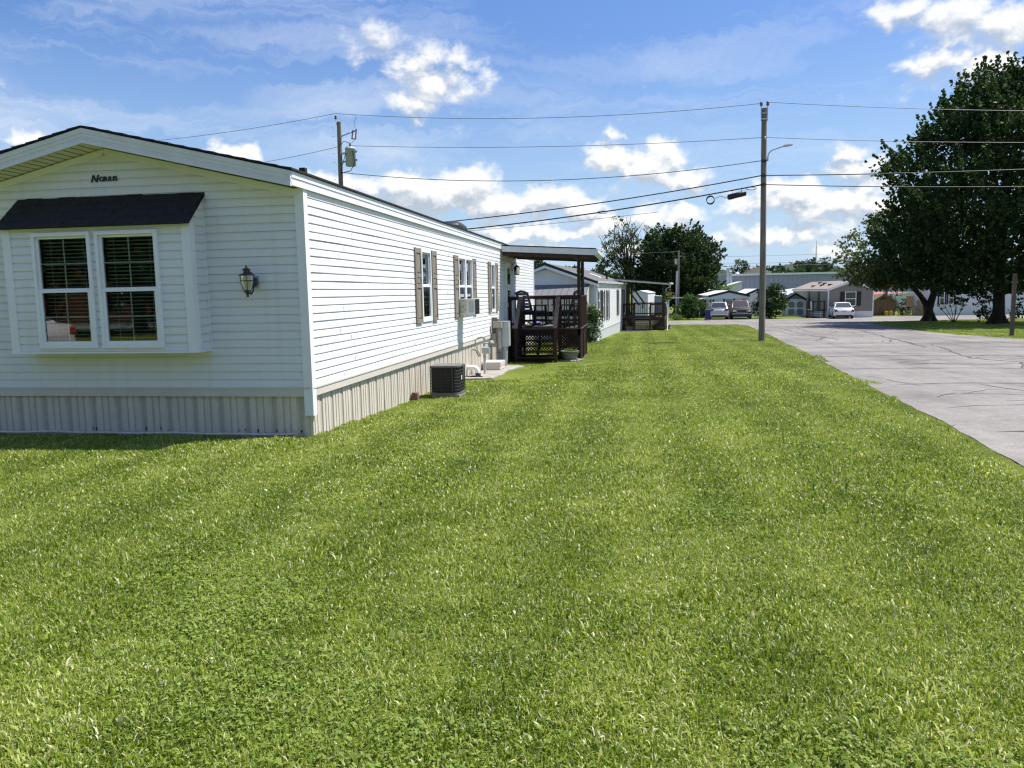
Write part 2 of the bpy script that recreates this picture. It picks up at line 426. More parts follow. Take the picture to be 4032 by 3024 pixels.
# belt trim and skirting
b = MB()
b.box(-W1-.012, -.026, .36, .0, -.002, .465); b.box(-W1-.012, -.034, .455, 0, -.002, .476)
b.box(.002, -.0, .36, .026, L1, .465); b.box(.002, 0, .455, .034, L1, .476)
b.box(-W1-.022, 0, .36, -W1-.002, L1, .465)
b.build('belt_trim', M['belt'], home)
so = None
for a in (((0, .03, 0), FX, FN, -W1, 0, .36, lambda a: -.30), ((-.03, 0, 0), SY, SN, 0, L1, .36, lambda a: gz(Y1 + a) - .1), ((-W1+.03, 0, 0), SY, (-1, 0, 0), 0, L1, .36, lambda a: gz(Y1 + a) - .1)):
    sk, vt = MB(), MB(); skirting(sk, vt, *a)
    o_ = sk.build('skirting', M['skirt'], home, fixn=False); vt.build('vent_strips', M['skirtvent'], o_, fixn=False); so = so or o_
tr = MB()
pts = [(-W1+.4 + i*.24, -.06 - .02*math.sin(i*.9), gz(Y1)+.045+.006*math.sin(i*1.7)) for i in range(20)]
tr.tube([(x, y, z) for x, y, z in pts], .018, 6); tr.build('bottom_track', M['skirt'], so)
dm = MB()
for i in range(26):                                # broken, blackened bits along the foot of the skirting
    x = -random.uniform(.1, 3.9); z = gz(Y1) + .05 + random.random() * .02
    w_, h_ = random.uniform(.008, .03), random.uniform(.015, .06)
    dm.add([(x, .0195, z), (x+w_, .0195, z+.004), (x+w_*.6, .0195, z+h_), (x-.004, .0195, z+h_*.7)], [(0, 1, 2, 3)])
for i in range(9):
    y = random.uniform(2.6, 4.4); z = gz(Y1+y) + .0; h_ = random.uniform(.05, .2)
    dm.add([(-.0195, y, z), (-.0195, y+.03, z), (-.0195, y+.02, z+h_), (-.0195, y+.005, z+h_*.8)], [(0, 1, 2, 3)])
dm.build('damage_spots', M['dirt'], so, fixn=False)
# corner posts
for (x, y, sx, sy) in ((0, 0, 1, -1), (-W1, 0, -1, -1), (0, L1, 1, 1), (-W1, L1, -1, 1)):
    c = MB(); e = .030
    xa, xb = sorted((x + sx*e, x - sx*.085)); ya, yb = sorted((y + sy*e, y + sy*.004))
    c.box(xa, ya, .12 if y == 0 else .36, xb, yb, 2.90)
    xa, xb = sorted((x + sx*e, x + sx*.004)); ya, yb = sorted((y + sy*.003, y - sy*.085))
    c.box(xa, ya, .12 if y == 0 else .36, xb, yb, 2.90)
    c.build('corner_trim', M['trim'], home)
# gable trim (J-channel along the rake) and soffit
OV = -.37
zt = lambda x: 3.66 - abs(x - XC) * .2315           # top of rake board
g = MB()
for s_ in (1, -1):
    xo = XC + s_ * (W1/2 - .02)
    g.bar((XC, -.014, ZP - .045), (xo, -.014, ZT - .045), .02, .075, (0, 0, 1))
g.build('gable_trim', M['trim'], home)
sf = MB()
for s_ in (1, -1):
    n = 24
    for i in range(n):
        xa, xb = XC + s_*(W1/2+.0)*i/n, XC + s_*(W1/2)*(i+.86)/n
        xc_ = XC + s_*(W1/2)*(i+1)/n
        za, zb, zc = (3.495 - abs(x - XC)*.2315 for x in (xa, xb, xc_))
        sf.quad((xa, OV+.01, za), (xb, OV+.01, zb), (xb, .02, zb), (xa, .02, za))
        sf.quad((xb, OV+.01, zb+.012), (xc_, OV+.01, zc+.012), (xc_, .02, zc+.012), (xb, .02, zb+.012))
        sf.quad((xb, OV+.01, zb), (xb, OV+.01, zb+.012), (xb, .02, zb+.012), (xb, .02, zb))
sf.build('soffit', M['soffit'], home)
ra = MB()                                           # rake boards of bent white metal: three shallow steps
for s_ in (1, -1):
    xo = XC + s_ * (W1/2 + .045)
    for lo, hi, d in ((-.175, -.135, .034), (-.135, -.10, .022), (-.10, -.055, .028), (-.055, 0, .036)):
        pa = [(XC, OV - d, 3.66 + lo), (xo, OV - d, zt(xo) + lo), (xo, OV - d, zt(xo) + hi), (XC, OV - d, 3.66 + hi)]
        ra.prism(pa, (0, d + .004, 0))
ra.build('rake_board', M['rake'], home)
fa = MB()                                           # eave fascia along the side
for x, s_ in ((.03, 1), (-W1-.03, -1)):
    z0 = zt(.03)
    for lo, hi, d in ((-.165, -.12, .02), (-.12, -.075, .012), (-.075, -.004, .022)):
        xa, xb = sorted((x, x + s_*d))
        fa.box(xa, OV+.002, z0+lo, xb, L1+.3, z0+hi)
    xa, xb = sorted((x, x - s_*.032)); fa.box(xa, OV+.012, z0-.160, xb, L1+.29, z0-.150)
fa.build('eave_fascia', M['trim'], home)
rf = MB()
for s_ in (1, -1):
    xo = XC + s_ * (W1/2 + .075)
    a, b_ = (XC, OV-.05, 3.672), (xo, OV-.05, zt(xo) + .010)
    n = 14
    for i in range(n):                               # each shingle course steps up over the one below
        xa, xb = XC + (xo-XC)*i/n, XC + (xo-XC)*(i+1)/n
        za, zb = 3.672 - abs(xa-XC)*.2315, 3.672 - abs(xb-XC)*.2315
        rf.prism([(xa, OV-.045-.006*(i % 3), za), (xb, OV-.045-.006*(i % 3), zb), (xb, OV-.045-.006*(i % 3), zb+.026), (xa, OV-.045-.006*(i % 3), za+.016)], (0, L1+.72, 0))
rf.build('roof', M['shingle'], home)
# roof vents
v = MB(); vx, vy = -.72, 11.0
zv = zt(vx) + .02
ring = lambda k, zz: [(vx + (p*.28)*k, vy + q*.52*k, zz) for p, q in ((-1,-.8),(-.8,-1),(.8,-1),(1,-.8),(1,.8),(.8,1),(-.8,1),(-1,.8))]
v.loft([ring(1.0, zv-.05), ring(1.04, zv+.07), ring(.96, zv+.12), ring(.62, zv+.20), ring(.2, zv+.215)])
v.build('roof_vent', M['blackpl'], home)
v = MB(); v.box(-.35, .75, zt(-.3)+.0, -.27, .83, zt(-.3)+.14); v.build('vent_stub', M['blackpl'], home)
# maker's name on the gable
def text_mesh(s, size, m, name, parent, loc, rot, ext=.006, off=.0, shear=0, align='LEFT'):
    cu = bpy.data.curves.new(name, 'FONT'); cu.body = s; cu.size = size; cu.extrude = ext; cu.offset = off; cu.shear = shear; cu.align_x = align
    o = bpy.data.objects.new(name, cu); COL.objects.link(o)
    bpy.context.view_layer.update()
    me = bpy.data.meshes.new_from_object(o.evaluated_get(bpy.context.evaluated_depsgraph_get()))
    bpy.data.objects.remove(o)
    me.transform(Matrix.Translation(loc) @ rot)
    me.materials.append(m)
    return me
RX90 = Matrix.Rotation(R_(90), 4, 'X')
def text_obj(name, m, parent, items, back=None):
    b = bmesh.new()
    for s, size, loc, off, shear, ext, rot in items:
        me = text_mesh(s, size, m, name, parent, loc, rot, ext, off, shear); b.from_mesh(me); bpy.data.meshes.remove(me)
    if back: back(b)
    me = bpy.data.meshes.new(name); b.to_mesh(me); b.free(); me.materials.append(m)
    return link(bpy.data.objects.new(name, me), parent)
text_obj('nameplate', M['blackpl'], home, [('N', .128, V3(-2.79, -.028, 3.078), .0018, .32, .006, RX90), ('O', .084, V3(-2.672, -.028, 3.085), .0012, .10, .006, RX90), ('R', .084, V3(-2.608, -.028, 3.085), .0012, .10, .006, RX90), ('R', .084, V3(-2.546, -.028, 3.085), .0012, .10, .006, RX90), ('I', .084, V3(-2.484, -.028, 3.085), .0012, .10, .006, RX90), ('S', .084, V3(-2.460, -.028, 3.085), .0012, .10, .006, RX90)])
# ---- bay window
D = .33; by = -D
bay = MB()
wA = (-3.42, -2.612, 1.01, 2.44); wB = (-2.547, -1.712, 1.01, 2.44)
siding(bay, (0, by, 0), FX, FN, bz0 + .002, bz1, .1016, lambda z: (bx0 + .01, bx1 - .01), [(wA[0]+.03, wA[1]-.03, wA[2]+.03, wA[3]-.03), (wB[0]+.03, wB[1]-.03, wB[2]+.03, wB[3]-.03)])
def awn(y): return 2.90 + (y) * (.41/.43)            # underside line of the little roof
for x, nx in ((bx1, 1), (bx0, -1)):
    def rr(z): return (0, D - .01) if z < 2.5 else (0, max(.02, (2.90 - z) / (.41/.43)))
    siding(bay, (x, 0, 0), (0, -1, 0), (nx, 0, 0), bz0 + .002, 2.86, .1016, rr)
bo = bay.build('bay_window', M['vinyl'], home)
t = MB()
for x, s_ in ((bx1, 1), (bx0, -1)):
    xa, xb = sorted((x + s_*.024, x - s_*.085)); t.box(xa, by-.026, bz0, xb, by-.003, bz1+.01)
    xa, xb = sorted((x + s_*.024, x + s_*.003)); t.box(xa, by-.002, bz0, xb, by+.085, bz1+.0)
    t.box(x-.012, -.02, bz0, x+.022*s_+.012, -.0155, 2.86) if s_ > 0 else None
t.box(bx0-.03, by-.034, bz0-.022, bx1+.03, -.0, bz0+.0)
t.box(bx0+.09, by-.022, bz1-.03, bx1-.09, by-.004, bz1+.03)
t.build('bay_trim', M['trim'], bo)
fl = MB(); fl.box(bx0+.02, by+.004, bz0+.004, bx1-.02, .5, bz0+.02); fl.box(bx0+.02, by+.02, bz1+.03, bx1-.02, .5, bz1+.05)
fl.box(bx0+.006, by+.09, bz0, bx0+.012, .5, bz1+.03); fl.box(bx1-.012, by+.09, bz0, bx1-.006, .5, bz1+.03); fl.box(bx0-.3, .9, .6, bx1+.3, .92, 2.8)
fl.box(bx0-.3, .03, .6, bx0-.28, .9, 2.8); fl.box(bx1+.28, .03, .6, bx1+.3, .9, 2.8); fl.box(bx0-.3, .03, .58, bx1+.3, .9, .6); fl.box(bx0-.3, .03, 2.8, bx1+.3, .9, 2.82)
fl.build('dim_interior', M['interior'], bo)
window(home, 'window', (0, by-.012, 0), FX, FN, *wA, M['glass'])
window(home, 'window', (0, by-.012, 0), FX, FN, *wB, M['glass'])
aw = MB(); rows = 4                                   # little shingled roof over the bay
for i in range(rows):
    y0, y1 = -.43 * i / rows, -.43 * (i + 1) / rows
    z0, z1 = 2.90 - .41 * i / rows, 2.90 - .41 * (i + 1) / rows
    xe0, xe1 = .01 + .02 * i / rows, .01 + .02 * (i + 1) / rows
    x = bx0 - .04 - xe1; k = 0
    while x < bx1 + .04 + xe1 - .01:                  # single tabs with hairline gaps
        w_ = min(.235 if (k or i % 2) else .12, bx1 + .04 + xe1 - x)
        dz = random.uniform(0, .007)
        xa, xb = x + .0025, x + w_ - .0025
        if k == 0: xa = x
        aw.add([(xa, y0, z0+.006+dz), (xb, y0, z0+.006+dz), (xb, y1, z1+.018+dz), (xa, y1, z1+.018+dz), (xa, y0, z0-.008), (xb, y0, z0-.008), (xb, y1, z1+.004), (xa, y1, z1+.004)],
               [(0,1,2,3),(7,6,5,4),(0,4,5,1),(1,5,6,2),(2,6,7,3),(3,7,4,0)])
        x += w_; k += 1
aw.add([(bx0-.06, 0, 2.885), (bx1+.06, 0, 2.885), (bx1+.07, -.43, 2.487), (bx0-.07, -.43, 2.487)], [(0, 1, 2, 3)])
aw.build('awning_roof', M['shingle'], bo)
# ---- side windows, shutters, door
for i, w_ in enumerate(wins):
    window(home, 'window', (0, 0, 0), SY, SN, *w_, M['sideglass'], grid=(2, 2), fw=.05, slats=(i in (0, 3)), slatm=M['curtain'])
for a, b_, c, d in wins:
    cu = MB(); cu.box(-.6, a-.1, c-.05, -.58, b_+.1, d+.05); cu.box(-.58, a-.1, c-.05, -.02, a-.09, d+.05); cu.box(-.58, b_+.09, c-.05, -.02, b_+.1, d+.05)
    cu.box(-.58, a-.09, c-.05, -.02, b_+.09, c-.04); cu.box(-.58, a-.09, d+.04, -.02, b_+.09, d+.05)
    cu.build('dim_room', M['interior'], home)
cu = MB()
for a, b_, c, d in (wins[1], wins[2]):
    n = 10
    for s0, s1 in ((a+.05, a+.22), (b_-.22, b_-.05)):
        for i in range(n):
            u0, u1 = s0 + (s1-s0)*i/n, s0 + (s1-s0)*(i+1)/n
            cu.quad((-.12+.012*(i % 2), u0, c+.05), (-.12+.012*((i+1) % 2), u1, c+.05), (-.12+.012*((i+1) % 2), u1, d-.05), (-.12+.012*(i % 2), u0, d-.05))
cu.build('curtains', M['curtain'], home)
for a, b_ in ((4.73, 5.12), (5.91, 6.27), (7.83, 8.23), (9.83, 10.20), (11.87, 12.25), (12.97, 13.32)):
    shutter(home, (0, 0, 0), SY, SN, a, b_, 1.07, 2.45, M['shutter'])
d = MB(); frame(d, (0, 0, 0), SY, SN, 14.78, 15.83, .47, 2.52, .07, .0, .045)
d.box(.016, 14.85, .48, .030, 15.76, 2.45)
do = d.build('door', M['trim'], home)
d = MB()
for z0 in (.66, 1.28, 1.86): d.box(.031, 15.04, z0, .036, 15.57, z0+.50)
d.build('door_glass', M['sideglass'], do)
d = MB(); d.lathe([(0, -.03), (.025, -.02), (.03, 0), (.02, .02), (0, .025)], (.06, 15.66, 1.36), 8); d.box(.03, 15.64, 1.34, .05, 15.68, 1.38); d.build('door_handle', M['blackpl'], do)
# ---- lanterns
def lantern(root, m, glassm):
    """coach lantern; local: wall at y=0, hangs towards -y, z=0 at the centre of the wall plate"""
    p = MB(); p.box(-.055, -.012, -.075, .055, 0, .075); p.build('wall_plate', M['boxgrey'], root)
    p = MB(); p.lathe([(.05, 0), (.055, .012), (.045, .03), (.02, .036)], (0, 0, 0), 14); p.rot(R_(90), axis='X')
    p.tube([(0, -.03, .0), (0, -.06, .10), (0, -.13, .125), (0, -.19, .09)], .012, 8)
    p.tube([(0, -.03, -.01), (0, -.05, -.10), (0, -.11, -.15), (0, -.19, -.125)], .010, 8)
    p.build('bracket', m, root)
    c = (0, -.20, 0)
    p = MB(); p.lathe([(.098, .075), (.10, .082), (.06, .098), (.040, .105), (.036, .135), (.055, .143), (.05, .150), (.018, .168), (.008, .172), (.008, .178), (.013, .186), (.008, .196), (0, .198)], c, 18)
    p.build('cap', m, root)
    p = MB(); prof = [(.076, .078), (.074, .03), (.066, -.03), (.048, -.085), (.03, -.11)]
    p.lathe(prof, c, 18); p.build('glass_bowl', glassm, root, fixn=False)
    p = MB()
    for k in range(4):
        a = k * math.pi / 2 + .5
        p.tube([(c[0] + (r + .002)*math.cos(a), c[1] + (r + .002)*math.sin(a), z) for r, z in prof], .0042, 5)
    p.lathe([(.072, .0), (.078, .003), (.078, -.003), (.072, -.006)], (c[0], c[1], .015), 18)
    p.lathe([(.034, -.10), (.038, -.115), (.05, -.118), (.03, -.13), (.018, -.15), (.012, -.165), (.016, -.178), (.008, -.186), (0, -.187)], c, 14)
    p.build('cage', m, root)
    p = MB(); p.lathe([(0, .055), (.02, .05), (.032, .02), (.028, -.03), (.014, -.05), (.014, -.09)], c, 12); p.build('bulb', M['frost'], root)
lt = thing('wall_lantern', 'pewter coach lantern with clear glass bowl on the shaded end wall beside the bay window', 'wall lantern', (-4.66, Y1 - .017, 1.79))
lantern(lt, M['pewter'], M['lampglass'])
lt2 = thing('wall_lantern', 'small square black lantern on the white wall beside the porch door', 'wall lantern', (X1 + .017, Y1 + 16.05, 2.36), R_(90))
p = MB(); p.box(-.05, -.02, -.06, .05, 0, .2); p.tube([(0, -.01, .12), (0, -.07, .2), (0, -.15, .19), (0, -.16, .12)], .012, 6); p.build('bracket', M['black'], lt2)
p = MB(); p.lathe([(.02, .12), (.10, .06), (.105, .05)], (0, -.16, 0), 4); p.lathe([(.07, -.19), (.085, -.18), (.08, -.16)], (0, -.16, 0), 4)
for k in range(4):
    a = k*math.pi/2; p.bar((.088*math.cos(a), -.16+.088*math.sin(a), .05), (.075*math.cos(a), -.16+.075*math.sin(a), -.17), .014, .014)
p.build('cage', M['black'], lt2)
p = MB(); p.lathe([(.082, .05), (.070, -.165)], (0, -.16, 0), 4, smooth=False); p.build('glass_panes', M['lampglass'], lt2, fixn=False)
# ---- window air conditioner
ac = thing('window_air_conditioner', 'white window air conditioner sticking out below the middle side window', 'air conditioner', (X1, Y1 + 8.46, 1.11))
p = MB(); p.box(-.05, -.26, .01, .40, .24, .37); p.build('casing', M['whiteplastic'], ac)
p = MB()
for i in range(11): p.box(.401, -.24+.0, .035+i*.03, .412, .22, .050+i*.03)
p.box(.4005, -.25, .02, .4025, .23, .36)
p.build('grille', M['blackpl'], ac)
p = MB()
for i in range(8): p.box(.26+.015*i, -.2625, .06, .267+.015*i, -.2605, .33)
p.build('side_louvres', M['boxgrey'], ac)
p = MB(); p.quad((.055, -.2615, .06), (.20, -.2615, .06), (.20, -.2615, .335), (.055, -.2615, .335)); 
m_, t_, b_ = newmat('sun_faded_sticker'); co = t_.n('ShaderNodeTexCoord').outputs['Object']
t_.L.new(t_.ramp(t_.noise(t_.stretch(co, (6, 1, 14)), 2.2, 3), [(.42, (.70, .72, .70)), (.47, (.55, .50, .12)), (.55, (.60, .58, .30)), (.58, (.14, .28, .50)), (.66, (.6, .65, .7))]), b_.inputs['Base Color'])
p.build('sticker', m_, ac, fixn=False)
p = MB(); p.bar((.02, -.2, 0), (.30, -.2, 0), .03, .02); p.bar((.02, .18, 0), (.30, .18, 0), .03, .02); p.build('support', M['whiteplastic'], ac)
# ================================================================ things along the side wall
t = thing('air_conditioner_unit', 'black grilled outdoor condenser unit standing in the grass against the skirting', 'air conditioner', (-3.46, 14.0, gz(14.0)))
def rr_ring(hw, hd, r, z, n=5):
    pts = []
    for cx_, cy_, a0 in ((hw-r, hd-r, 0), (-hw+r, hd-r, 90), (-hw+r, -hd+r, 180), (hw-r, -hd+r, 270)):
        rr = r if (cx_ > 0 and cy_ < 0) else .03
        px, py = (hw-rr)*(1 if cx_ > 0 else -1), (hd-rr)*(1 if cy_ > 0 else -1)
        for k in range(n):
            a = R_(a0 + 90*k/(n-1)); pts.append((px + rr*math.cos(a), py + rr*math.sin(a), z))
    return pts
zb, zt_ = .12, .585
p = MB(); p.loft([rr_ring(.255, .255, .12, zb), rr_ring(.255, .255, .12, zt_)], smooth=False); p.build('coil', M['acdark'], t)
p = MB(); p.loft([rr_ring(.275, .275, .14, .07), rr_ring(.275, .275, .14, .105)], smooth=False); p.loft([rr_ring(.275, .275, .14, .57), rr_ring(.275, .275, .14, .60)], smooth=False); p.loft([rr_ring(.26, .26, .13, .60), rr_ring(.2, .2, .1, .612)], smooth=False); p.build('casing', M['acframe'], t)
p = MB()
ring = rr_ring(.268, .268, .13, 0, 5)
for k in range(9):
    z = .10 + k * .058; q = [(x, y, z) for x, y, _ in ring]; p.tube(q + [q[0]], .0042, 4, cap=False)
for i in range(6):
    a = -.262 + i * .104
    for x, y in ((a, -.268), (a, .268), (.268, a), (-.268, a)):
        if x > .2 and y < -.2: continue
        p.tube([(x, y, .09), (x, y, .58)], .004 if i % 5 else .0075, 4)
p.tube([(.15, -.272, .09), (.15, -.272, .59)], .009, 5); p.build('wire_guard', M['wirerust'], t)
p = MB(); p.quad((.2725, -.06, .33), (.2725, .0, .33), (.2725, .0, .41), (.2725, -.06, .41)); p.build('rating_plate', M['whiteplastic'], t, fixn=False)
p = MB(); p.box(-.25, -.25, -.06, .27, .27, .07); p.build('pad', M['stonegrey'], t)
p = MB()
p.prism([(-3.98, 17.45, -.3), (-3.55, 17.5, -.3), (-3.32, 17.62, -.3), (-3.22, 18.6, -.3), (-3.30, 19.7, -.3), (-3.22, 20.7, -.3), (-3.08, 21.4, -.3), (-3.3, 21.75, -.3), (-4.0, 21.8, -.3)], (0, 0, .01))
s_ = MB(); s_.v = [(x, y, gz(y) + (.035 if z > -.295 else -.12)) for x, y, z in p.v]; s_.f = p.f; s_.sm = p.sm
o = s_.build('concrete_slab', M['concrete']); tag(o, 'cracked grey concrete slab at the foot of the skirting under the meters', 'slab')
o = MB()
o.loft([[(-.07*k+.01, -.05, z), (.06*k, -.06*k, z), (.065*k, .05, z), (-.06, .055*k, z)] for k, z in ((1.1, -.05), (1, .06), (.9, .12), (.7, .14))], smooth=False)
o = o.build('stone', M['brick'], loc=(-3.93, 13.42, gz(13.4))); tag(o, 'small reddish stone in the grass against the skirting beside the condenser', 'stone')
# white pvc pipe
g0 = gz(18.2)
t = thing('drain_pipe', 'white plastic elbow pipe leaving the skirting and turning down into the slab', 'pipe', (-3.75, 18.2, g0))
p = MB(); arc = [(-.12 + .12*math.sin(a), 0, .12 + .12*math.cos(a)) for a in [R_(k*15) for k in range(7)]]
p.tube([(-.30, 0, .24)] + arc + [(0, 0, .10)], .055, 14); p.build('pipe', M['pvc'], t)
p = MB(); p.lathe([(.062, -.03), (.066, .03), (.066, .10), (.058, .105)], (0, 0, 0), 14); p.build('coupling', M['blackpl'], t)
o = MB(); o.tube([(-.28, 0, .03), (-.1, -.02, .045), (.05, .02, .045), (.14, .0, .04)], .02, 6); o.box(-.12, -.03, .03, -.02, .05, .07)
o = o.build('drain_hose', M['blackpl'], loc=(-3.72, 17.85, gz(17.85))); tag(o, 'short black hose lying on the slab beside the white elbow pipe', 'hose')
# gas meter
g0 = gz(18.8) + .03
t = thing('gas_meter', 'grey gas meter on a galvanised riser pipe with a curled flexible hose', 'gas meter', (-3.70, 18.8, g0))
p = MB(); p.tube([(0, 0, 0), (0, 0, .50)], .026, 10); p.lathe([(.04, .40), (.045, .43), (.04, .46)], (0, 0, 0), 10); p.tube([(0, 0, .50), (0, 0, .92)], .02, 8)
p.tube([(0, 0, .76), (.1, 0, .76), (.17, 0, .70)], .018, 8); p.lathe([(.036, .86), (.04, .89), (.03, .92)], (0, 0, 0), 8); p.build('riser_pipe', M['metalgrey'], t)
p = MB(); c_ = [[(sx*w_, sy*d_, z) for sx, sy in ((-.8,-1),(.8,-1),(1,-.6),(1,.6),(.8,1),(-.8,1),(-1,.6),(-1,-.6))] for w_, d_, z in ((.07,.05,.50),(.105,.075,.52),(.11,.08,.62),(.105,.075,.66),(.07,.05,.68))]
p.loft([[(x+.05, y-.02, z) for x, y, z in r] for r in c_], smooth=False); p.box(-.03, -.03, .68, .0, .03, .78); p.box(.09, -.03, .68, .12, .03, .78); p.build('meter_body', M['metalgrey'], t)
p = MB(); p.lathe([(0, -.03), (.07, -.025), (.075, 0), (.07, .025), (.02, .03), (.02, .06), (0, .06)], (0, 0, 0), 14); p.rot(R_(90), axis='X'); p.v = [(x+.18, y, z+.76) for x, y, z in p.v]; p.build('regulator', M['boxtan'], t)
p = MB(); p.tube([(0, 0, .90), (-.06, 0, .92), (-.16, .0, .89), (-.23, 0, .83), (-.22, 0, .72), (-.17, 0, .60), (-.13, 0, .50), (-.11, .0, .45), (-.14, 0, .43), (-.18, 0, .50), (-.21, 0, .58), (-.26, 0, .605), (-.40, 0, .60)], .016, 8); p.build('flexible_hose', M['boxtan'], t)
# access cover box with siding boards
t = thing('cover_box', 'low cream boarded cover box on the slab below the meter post', 'cover box', (-3.75, 20.3, gz(20.3)))
p = MB(); p.box(-.23, -.36, .05, .24, .36, .15); p.box(-.225, -.355, .15, .235, .355, .155); p.box(-.24, -.37, .155, .25, .37, .25); p.build('box', M['belt'], t)
p = MB(); p.box(-.2, -.33, -.06, .2, .33, .05); p.build('base', M['dirt'], t)
# electric meter pedestal
t = thing('electric_pedestal', 'weathered post carrying grey electric boxes and conduit beside the porch', 'electric box', (-3.80, 21.3, gz(21.3)))
p = MB(); p.tube([(0, 0, -.1), (0, 0, .7), (.0, .0, 1.36)], [.065, .06, .055], 10); p.build('post', M['oldwood'], t)
p = MB(); p.box(-.17, .02, .62, -.02, .05, 1.40); p.build('backboard', M['oldwood'], t)
p = MB(); p.box(-.11, -.14, 1.12, .13, .04, 1.28); p.box(-.115, -.145, 1.28, .135, .045, 1.295); p.build('meter_box', M['boxtan'], t)
p = MB(); p.box(.06, .05, .58, .28, .38, 1.27); p.box(.278, .06, .60, .296, .37, 1.26); p.box(.05, .04, 1.27, .30, .39, 1.285); p.build('disconnect_box', M['metalgrey'], t)
p = MB(); p.box(-.17, -.02, .58, -.06, .04, .95); p.build('side_box', M['boxgrey'], t)
p = MB(); p.tube([(.17, .2, .6), (.17, .2, .5), (.16, .2, -.08)], [.075, .07, .045], 10); p.build('conduit', M['metalgrey'], t)
p = MB()
for i in range(5):
    ph = i * 1.3; p.tube([(.05+.03*math.sin(ph+k*.9), -.075-.012*(i % 3), 1.12-k*.075) for k in range(9)], .008, 5)
p.tube([(-.03, -.07, .7), (-.035, -.068, .3), (-.03, -.068, 0)], .011, 5); p.build('loose_wiring', M['boxgrey'], t)
p = MB(); p.tube([(.066*math.cos(a), .066*math.sin(a), .42) for a in [k*.4 for k in range(17)]], .008, 5); p.build('strap', M['cable'], t)

# ================================================================ porch decks
def lattice(mb, o, al, w, z0, z1, step=.105, sw=.038, th=.01):
    """diagonal lattice panel with a frame"""
    o, al = Vector(o), Vector(al); nr = Vector((-al.y, al.x, 0))
    H = z1 - z0
    for dirn in (1, -1):
        k = -H
        while k < w:
            # line x = k + dirn*t ; clipped to [0,w]x[0,H]
            if dirn == 1: t0, t1 = max(0, -k), min(H, w - k); f = lambda t: k + t
            else: t0, t1 = max(0, k + H - w), min(H, k + H); f = lambda t: k + H - t
            if t1 - t0 > .03:
                a = o + al*f(t0) + nr*(dirn*th*.52) + Vector((0, 0, z0 + t0)); b = o + al*f(t1) + nr*(dirn*th*.52) + Vector((0, 0, z0 + t1))
                mb.bar(a, b, th, sw, tuple(al))
            k += step
def picket_run(mb, a, b, z0, z1, step=.125, w=.036):
    a, b = Vector(a), Vector(b); d = b - a; n = max(1, int(d.length / step))
    for i in range(1, n):
        q = a + d * (i / n); mb.box(q.x - w/2, q.y - w/2, z0, q.x + w/2, q.y + w/2, z1)

def parts(root, dct):
    for k, (mbx, m) in dct.items(): mbx.build(k, m, root)

G1 = gz(23.8)
deck = thing('porch_deck', 'dark red stained porch deck with stairs and lattice at the white home\'s side door', 'porch', (-2.8, 24.3, G1))
DX0, DX1, DY0, DY1, DZ = -3.97, -1.72, 24.3, 27.4, .47
def L(x, y, z): return (x + 2.8, y - 24.3, z - G1)
class WB(MB):
    """same, in world coordinates relative to the deck"""
    off = (2.8, -24.3, -G1)
    def build(s, name, m, parent=None, **k):
        s.v = [(x+s.off[0], y+s.off[1], z+s.off[2]) for x, y, z in s.v]; return super().build(name, m, parent, **k)
fl = WB(); y = DY0 - .03
while y < DY1:
    fl.box(DX0, y, DZ - .035, DX1 + .03, y + .135, DZ); y += .142
fl.build('floor', M['deckfloor'], deck)
rm = WB(); rm.box(DX0, DY0, DZ-.23, DX1, DY0+.04, DZ-.036); rm.box(DX1-.04, DY0+.042, DZ-.23, DX1, DY1, DZ-.036); rm.box(DX0, DY1-.04, DZ-.23, DX1-.042, DY1, DZ-.036)
rm.build('rim_joist', M['deckwood'], deck)
posts = [(-3.93, DY0+.03), (-3.60, DY0+.03), (-2.36, DY0+.03), (-1.755, DY0+.045), (-1.755, 25.8), (-1.755, DY1-.05), (-3.93, DY1-.05), (-2.85, DY1-.05)]
for x, y in posts:
    p = WB(); p.box(x-.045, y-.045, gz(y)-.1, x+.045, y+.045, 1.44); p.build('post', M['deckwood'], deck)
for x, y in ((-1.755, DY0+.045), (-1.755, 26.0)):
    p = WB(); p.box(x-.05, y-.05+.0, 1.478, x+.05, y+.05, 2.62); p.build('roof_post', M['darkwood'], deck)
for a, b in (((-3.96, DY0+.03), (-3.55, DY0+.03)), ((-2.41, DY0+.03), (-1.70, DY0+.03)), ((-1.755, DY0+.10), (-1.755, DY1)), ((-3.96, DY1-.05), (-1.81, DY1-.05))):
    rl = WB(); a3, b3 = Vector((*a, 1.459)), Vector((*b, 1.459)); rl.bar(a3, b3, .13, .036)
    rl.bar((*a, 1.40), (*b, 1.40), .036, .08); rl.bar((*a, .60), (*b, .60), .036, .08)
    rl.build('railing', M['deckwood'], deck)
for a in (((-3.93, DY0+.055, 0), (-3.60, DY0+.055, 0), .40, 1.43), ((-2.36, DY0+.0, 0), (-1.755, DY0+.0, 0), .33, 1.43), ((-1.715, DY0+.05, 0), (-1.715, DY1, 0), .28, 1.43), ((-3.93, DY1-.05, 0), (-1.755, DY1-.05, 0), .47, 1.43, .20)):
    pk = WB(); picket_run(pk, *a); pk.build('pickets', M['deckwood'], deck)
for a in (((-2.32, DY0+.02, 0), (1, 0, 0), .53, gz(24.3)+.02, DZ-.23), ((-1.745, DY0+.09, 0), (0, 1, 0), 2.9, gz(26)+.02, DZ-.23), ((-3.9, DY0+.02, 0), (1, 0, 0), .27, gz(24.3)+.02, DZ-.23), ((-3.9, DY1-.06, 0), (1, 0, 0), 2.1, gz(27)+.02, DZ-.23)):
    la = WB(); lattice(la, *a); la.build('lattice', M['deckwood'], deck)
